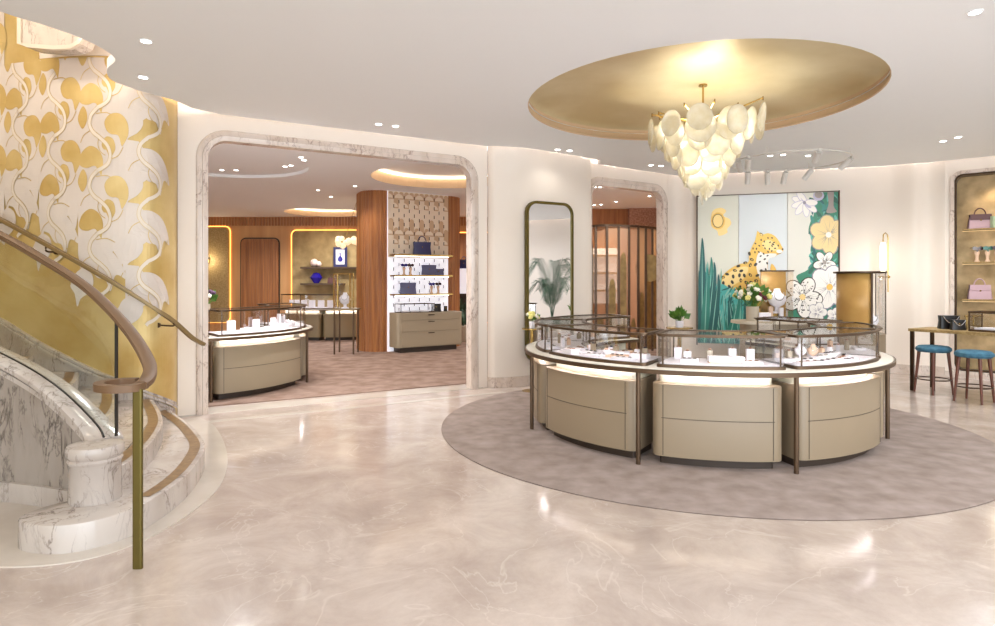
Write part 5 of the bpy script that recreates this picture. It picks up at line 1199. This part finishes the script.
def dpt(px, z, b=-.17):
    o2 = Plane2(tuple((DW.o+DW.n*b)[:2]), tuple((DW.o+DW.n*b+DW.d)[:2])); p = o2(o2.s_at(px), z); return (p.x, p.y, z)
DRZ = DW.rot()
handbag(dpt(422, 2.27), DRZ-.3, .42, .30, .14, 'navy', 'navy', 'navy handbag with arched handle on the top display wall shelf', 'navy bags on the display wall', flat=True)
handbag(dpt(429, 1.79), DRZ-.3, .36, .24, .08, 'slate', 'slate', 'larger slate blue flap bag on the middle display wall shelf', 'slate bags on the display wall', handle=None, flat=True, lid=True)
handbag(dpt(438.5, 1.79, -.24), DRZ-.3, .26, .15, .06, 'slate', 'slate', 'smaller slate blue flap bag in front on the middle display wall shelf', 'slate bags on the display wall', handle=None, flat=True, lid=True)
handbag(dpt(408, 1.35), DRZ-.3, .38, .26, .10, 'slate', 'slate', 'slate blue box bag on the lower display wall shelf', 'slate bags on the display wall', handle=None, flat=True, lid=True)
for px, z, l, s_ in ((404, 1.79, 'shade_blue', 'violet sunglasses stand, left on the middle display wall shelf'), (410.5, 1.79, 'shade_dark', 'dark red sunglasses stand beside the violet one on the middle display wall shelf'), (431.5, 1.35, 'shade_blue', 'violet sunglasses stand on the lower display wall shelf'), (438, 1.35, 'shade_dark', 'dark sunglasses stand, right on the lower display wall shelf')):
    shade_stand(dpt(px, z), DRZ-.3, l, s_, 'sunglasses on the display wall', 1.15)
# drawer chest
dc = thing('drawer_chest', DW(.8, .012, -.25), 'taupe drawer chest with rounded corners below the backlit shelves', 'chest of drawers')
def dbox(mb, u0, u1, b0, b1, z0, z1, r=.03, bev=.004): mb.prism([dw(*p) for p in rrect(u0, u1, b0, b1, r, 5)], z0, z1, bevel=bev); return mb
m_ = MB(); dbox(m_, 0, 1.72, -.50, -.01, .13, .92, .08); m_.build('body', 'taupe', dc, angle=30)
m_ = MB(); dbox(m_, .12, 1.60, -.42, -.03, .012, .13, .02, 0); m_.build('plinth', 'plinth', dc, angle=30)
for z0, z1 in ((.15, .485), (.495, .745), (.755, .90)):
    m_ = MB(); dbox(m_, .09, 1.63, -.515, -.49, z0, z1, .008, 0); dr = m_.build('drawer', 'taupe', dc, angle=30)
    m_ = MB(); dbox(m_, .78, .94, -.53, -.51, z1-.045, z1-.025, .004, 0); m_.build('handle', 'bronze_dark', dr, smooth=False)
t = thing('small_showcase', DW(.5, .92, -.28), 'low glass showcase with black frame on the drawer chest', 'display case')
m_ = MB(); dbox(m_, .12, .98, -.44, -.12, .921, 1.12, .005, 0); m_.build('glass', 'glass', t, smooth=False)
m_ = MB()
for z in (.93, 1.12): m_.tube([DW(u, z, b) for u, b in ((.12, -.44), (.98, -.44), (.98, -.12), (.12, -.12))], .009, 6, closed=True)
for u, b in ((.12, -.44), (.98, -.44), (.98, -.12), (.12, -.12)): m_.tube([DW(u, .92, b), DW(u, 1.12, b)], .009, 6)
m_.build('frame', 'bronze_dark', t)
for i, u in enumerate((.3, .55, .8)):
    m_ = MB(); dbox(m_, u-.08, u+.08, -.36, -.2, .922, .96, .01, 0); tag(m_.build('jewellery_pad', 'white'), 'small white pad, %s in the low showcase on the drawer chest' % ['left', 'middle', 'right'][i], 'tray', 'white pads in the low showcase')
handbag(dpt(436, .921, -.3), DRZ-.4, .24, .19, .07, 'black', 'black', 'small black square bag on the drawer chest', 'black bags on the drawer chest', handle=None, flat=True)
handbag(dpt(445.5, .921, -.3), DRZ-.2, .09, .13, .06, 'black', 'black', 'tiny black bag at the right end of the drawer chest', 'black bags on the drawer chest', handle=None, flat=True)
# glimpse between column and right jamb
gx0, gx1 = at(459, 17.5), at(470, 17.5)
t = thing('lit_display_block', ((gx0+gx1)/2, 17.6, 0), 'white lit display block glimpsed right of the wooden column', 'display stand')
m_ = MB(); m_.box(gx0-.1, gx1+.2, 17.5, 17.9, 1.30, 2.0); m_.build('block', 'glow_wall', t, smooth=False); m_ = MB(); m_.box(gx0, gx1+.1, 17.55, 17.85, .012, 1.30); m_.build('foot', 'plinth', t, smooth=False)
handbag(((gx0+gx1)/2-.03, 17.7, 2.0), 0, .26, .26, .12, 'navy', 'navy', 'dark navy handbag on the lit block right of the column', 'navy bags on the display wall', flat=True)
palm((at(464, 17.2), 16.9, .012), 1.2, 'leafy potted palm glimpsed between column and right jamb', 9, 8, .5)

# ------------------------------------------------------------ folding screen in the passage
sc = thing('folding_screen', (2.9, 14.4, .012), 'curved bronze framed screen with translucent panels and olive arches in the passage', 'screen')
pts = cr([(at(578, 14.9), 14.9), (at(590, 14.3), 14.3), (at(606, 14.0), 14.0), (at(632, 14.2), 14.2), (at(650, 14.6), 14.6), (at(668, 15.3), 15.3)], 24)
LL = [0]
for i in range(1, len(pts)): LL.append(LL[-1]+(pts[i]-pts[i-1]).length)
def on(l):
    i = 0
    while i < len(LL)-2 and LL[i+1] < l: i += 1
    return pts[i].lerp(pts[i+1], (l-LL[i])/(LL[i+1]-LL[i]))
np2 = 12; panel_m = noisy('rose_bronze_gauze', '#a07a5c', '#c79f7c', 5, .3, .35); trans = glass('smoked_bronze_glass', '#f2dfc8', 1.2)
b0_ = N(trans, 'ShaderNodeBsdfDiffuse'); b0_.inputs[0].default_value = lin('#b89274'); mo_ = trans.node_tree.nodes['Material Output']; pv_ = mo_.inputs[0].links[0].from_socket; mz_ = N(trans, 'ShaderNodeMixShader'); mz_.inputs[0].default_value = .5; L(trans, pv_, mz_.inputs[1]); L(trans, b0_.outputs[0], mz_.inputs[2]); L(trans, mz_.outputs[0], mo_.inputs[0])
zT = 2.9
for k in range(np2+1):
    p = on(LL[-1]*k/np2); m_ = MB(); m_.box(p.x-.025, p.x+.025, p.y-.03, p.y+.03, .012, zT); m_.build('post', 'bronze_dark', sc, smooth=False)
for k in range(np2):
    a, b = on(LL[-1]*k/np2), on(LL[-1]*(k+1)/np2); m_ = MB(); m_.add([(a.x, a.y, .05), (b.x, b.y, .05), (b.x, b.y, zT-.02), (a.x, a.y, zT-.02)], [(0, 1, 2, 3)]); m_.build('glass_panel', trans, sc, smooth=False)
    hgt = [2.2, 1.0, 2.6, .9, 1.7, 2.3, .8, 1.4, 2.0][k % 9]; d = (b-a); nn = Vector((d.y, -d.x)).normalized()*.015; ar = arch(.14, .72, .05, hgt, .28, 8)
    m_ = MB(); m_.flat([[(x, z) for x, z in ar]], lambda x, z: Vector((a.x+d.x*x+nn.x, a.y+d.y*x+nn.y, z)))
    m_.build('arch_inlay', noisy('olive_metal_%d' % k, '#6e5a38', '#8a7448', 6, .4, .5) if k == 0 else bpy.data.materials['olive_metal_0'], sc, smooth=False)
qd = on(LL[-1]*.70); m_ = MB(); m_.cyl((qd.x, qd.y-.05, 1.95), (qd.x, qd.y-.03, 1.95), .32, n=32); m_.build('round_inlay', bpy.data.materials['olive_metal_0'], sc)
m_ = MB(); m_.sweep([(p.x, p.y, zT) for p in pts], [(-.03, -.03), (.03, -.03), (.03, .02), (-.03, .02)]); m_.build('top_rail', 'bronze_dark', sc)
# passage back wall
m_ = MB(); m_.box(1.0, 3.85, 18.2, 18.4, 0, 4.2); struct(m_.build('wall_passage_wood', 'wood', smooth=False))
m_ = MB(); m_.box(3.80, 5.0, 18.0, 18.2, 0, 4.2); struct(m_.build('wall_passage_rose', noisy('rose_mosaic', '#9a6a58', '#c09a86', 22, .5), smooth=False))
for i, z in enumerate((1.35, 1.85, 2.35)):
    m_ = MB(); m_.box(2.3, 3.5, 17.8, 18.2, z, z+.05); tag(m_.build('passage_shelf', 'brass', smooth=False), 'dim %s brass shelf behind the passage screen' % ['lower', 'middle', 'upper'][i], 'shelf', 'shelves behind the passage screen')
m_ = MB(); m_.box(2.3, 3.5, 18.13, 18.19, 1.0, 2.6); struct(m_.build('trim_passage_panel', 'glow_wall', smooth=False))
for x, y in ((2.6, 13.2), (3.6, 15.6), (2.2, 16.8)): slight('passage_fill', (x, y, BZ-.02), 150, 150, (1, .97, .94), tgt=(x, y, 0))  # unseen fill spots added so the passage has light
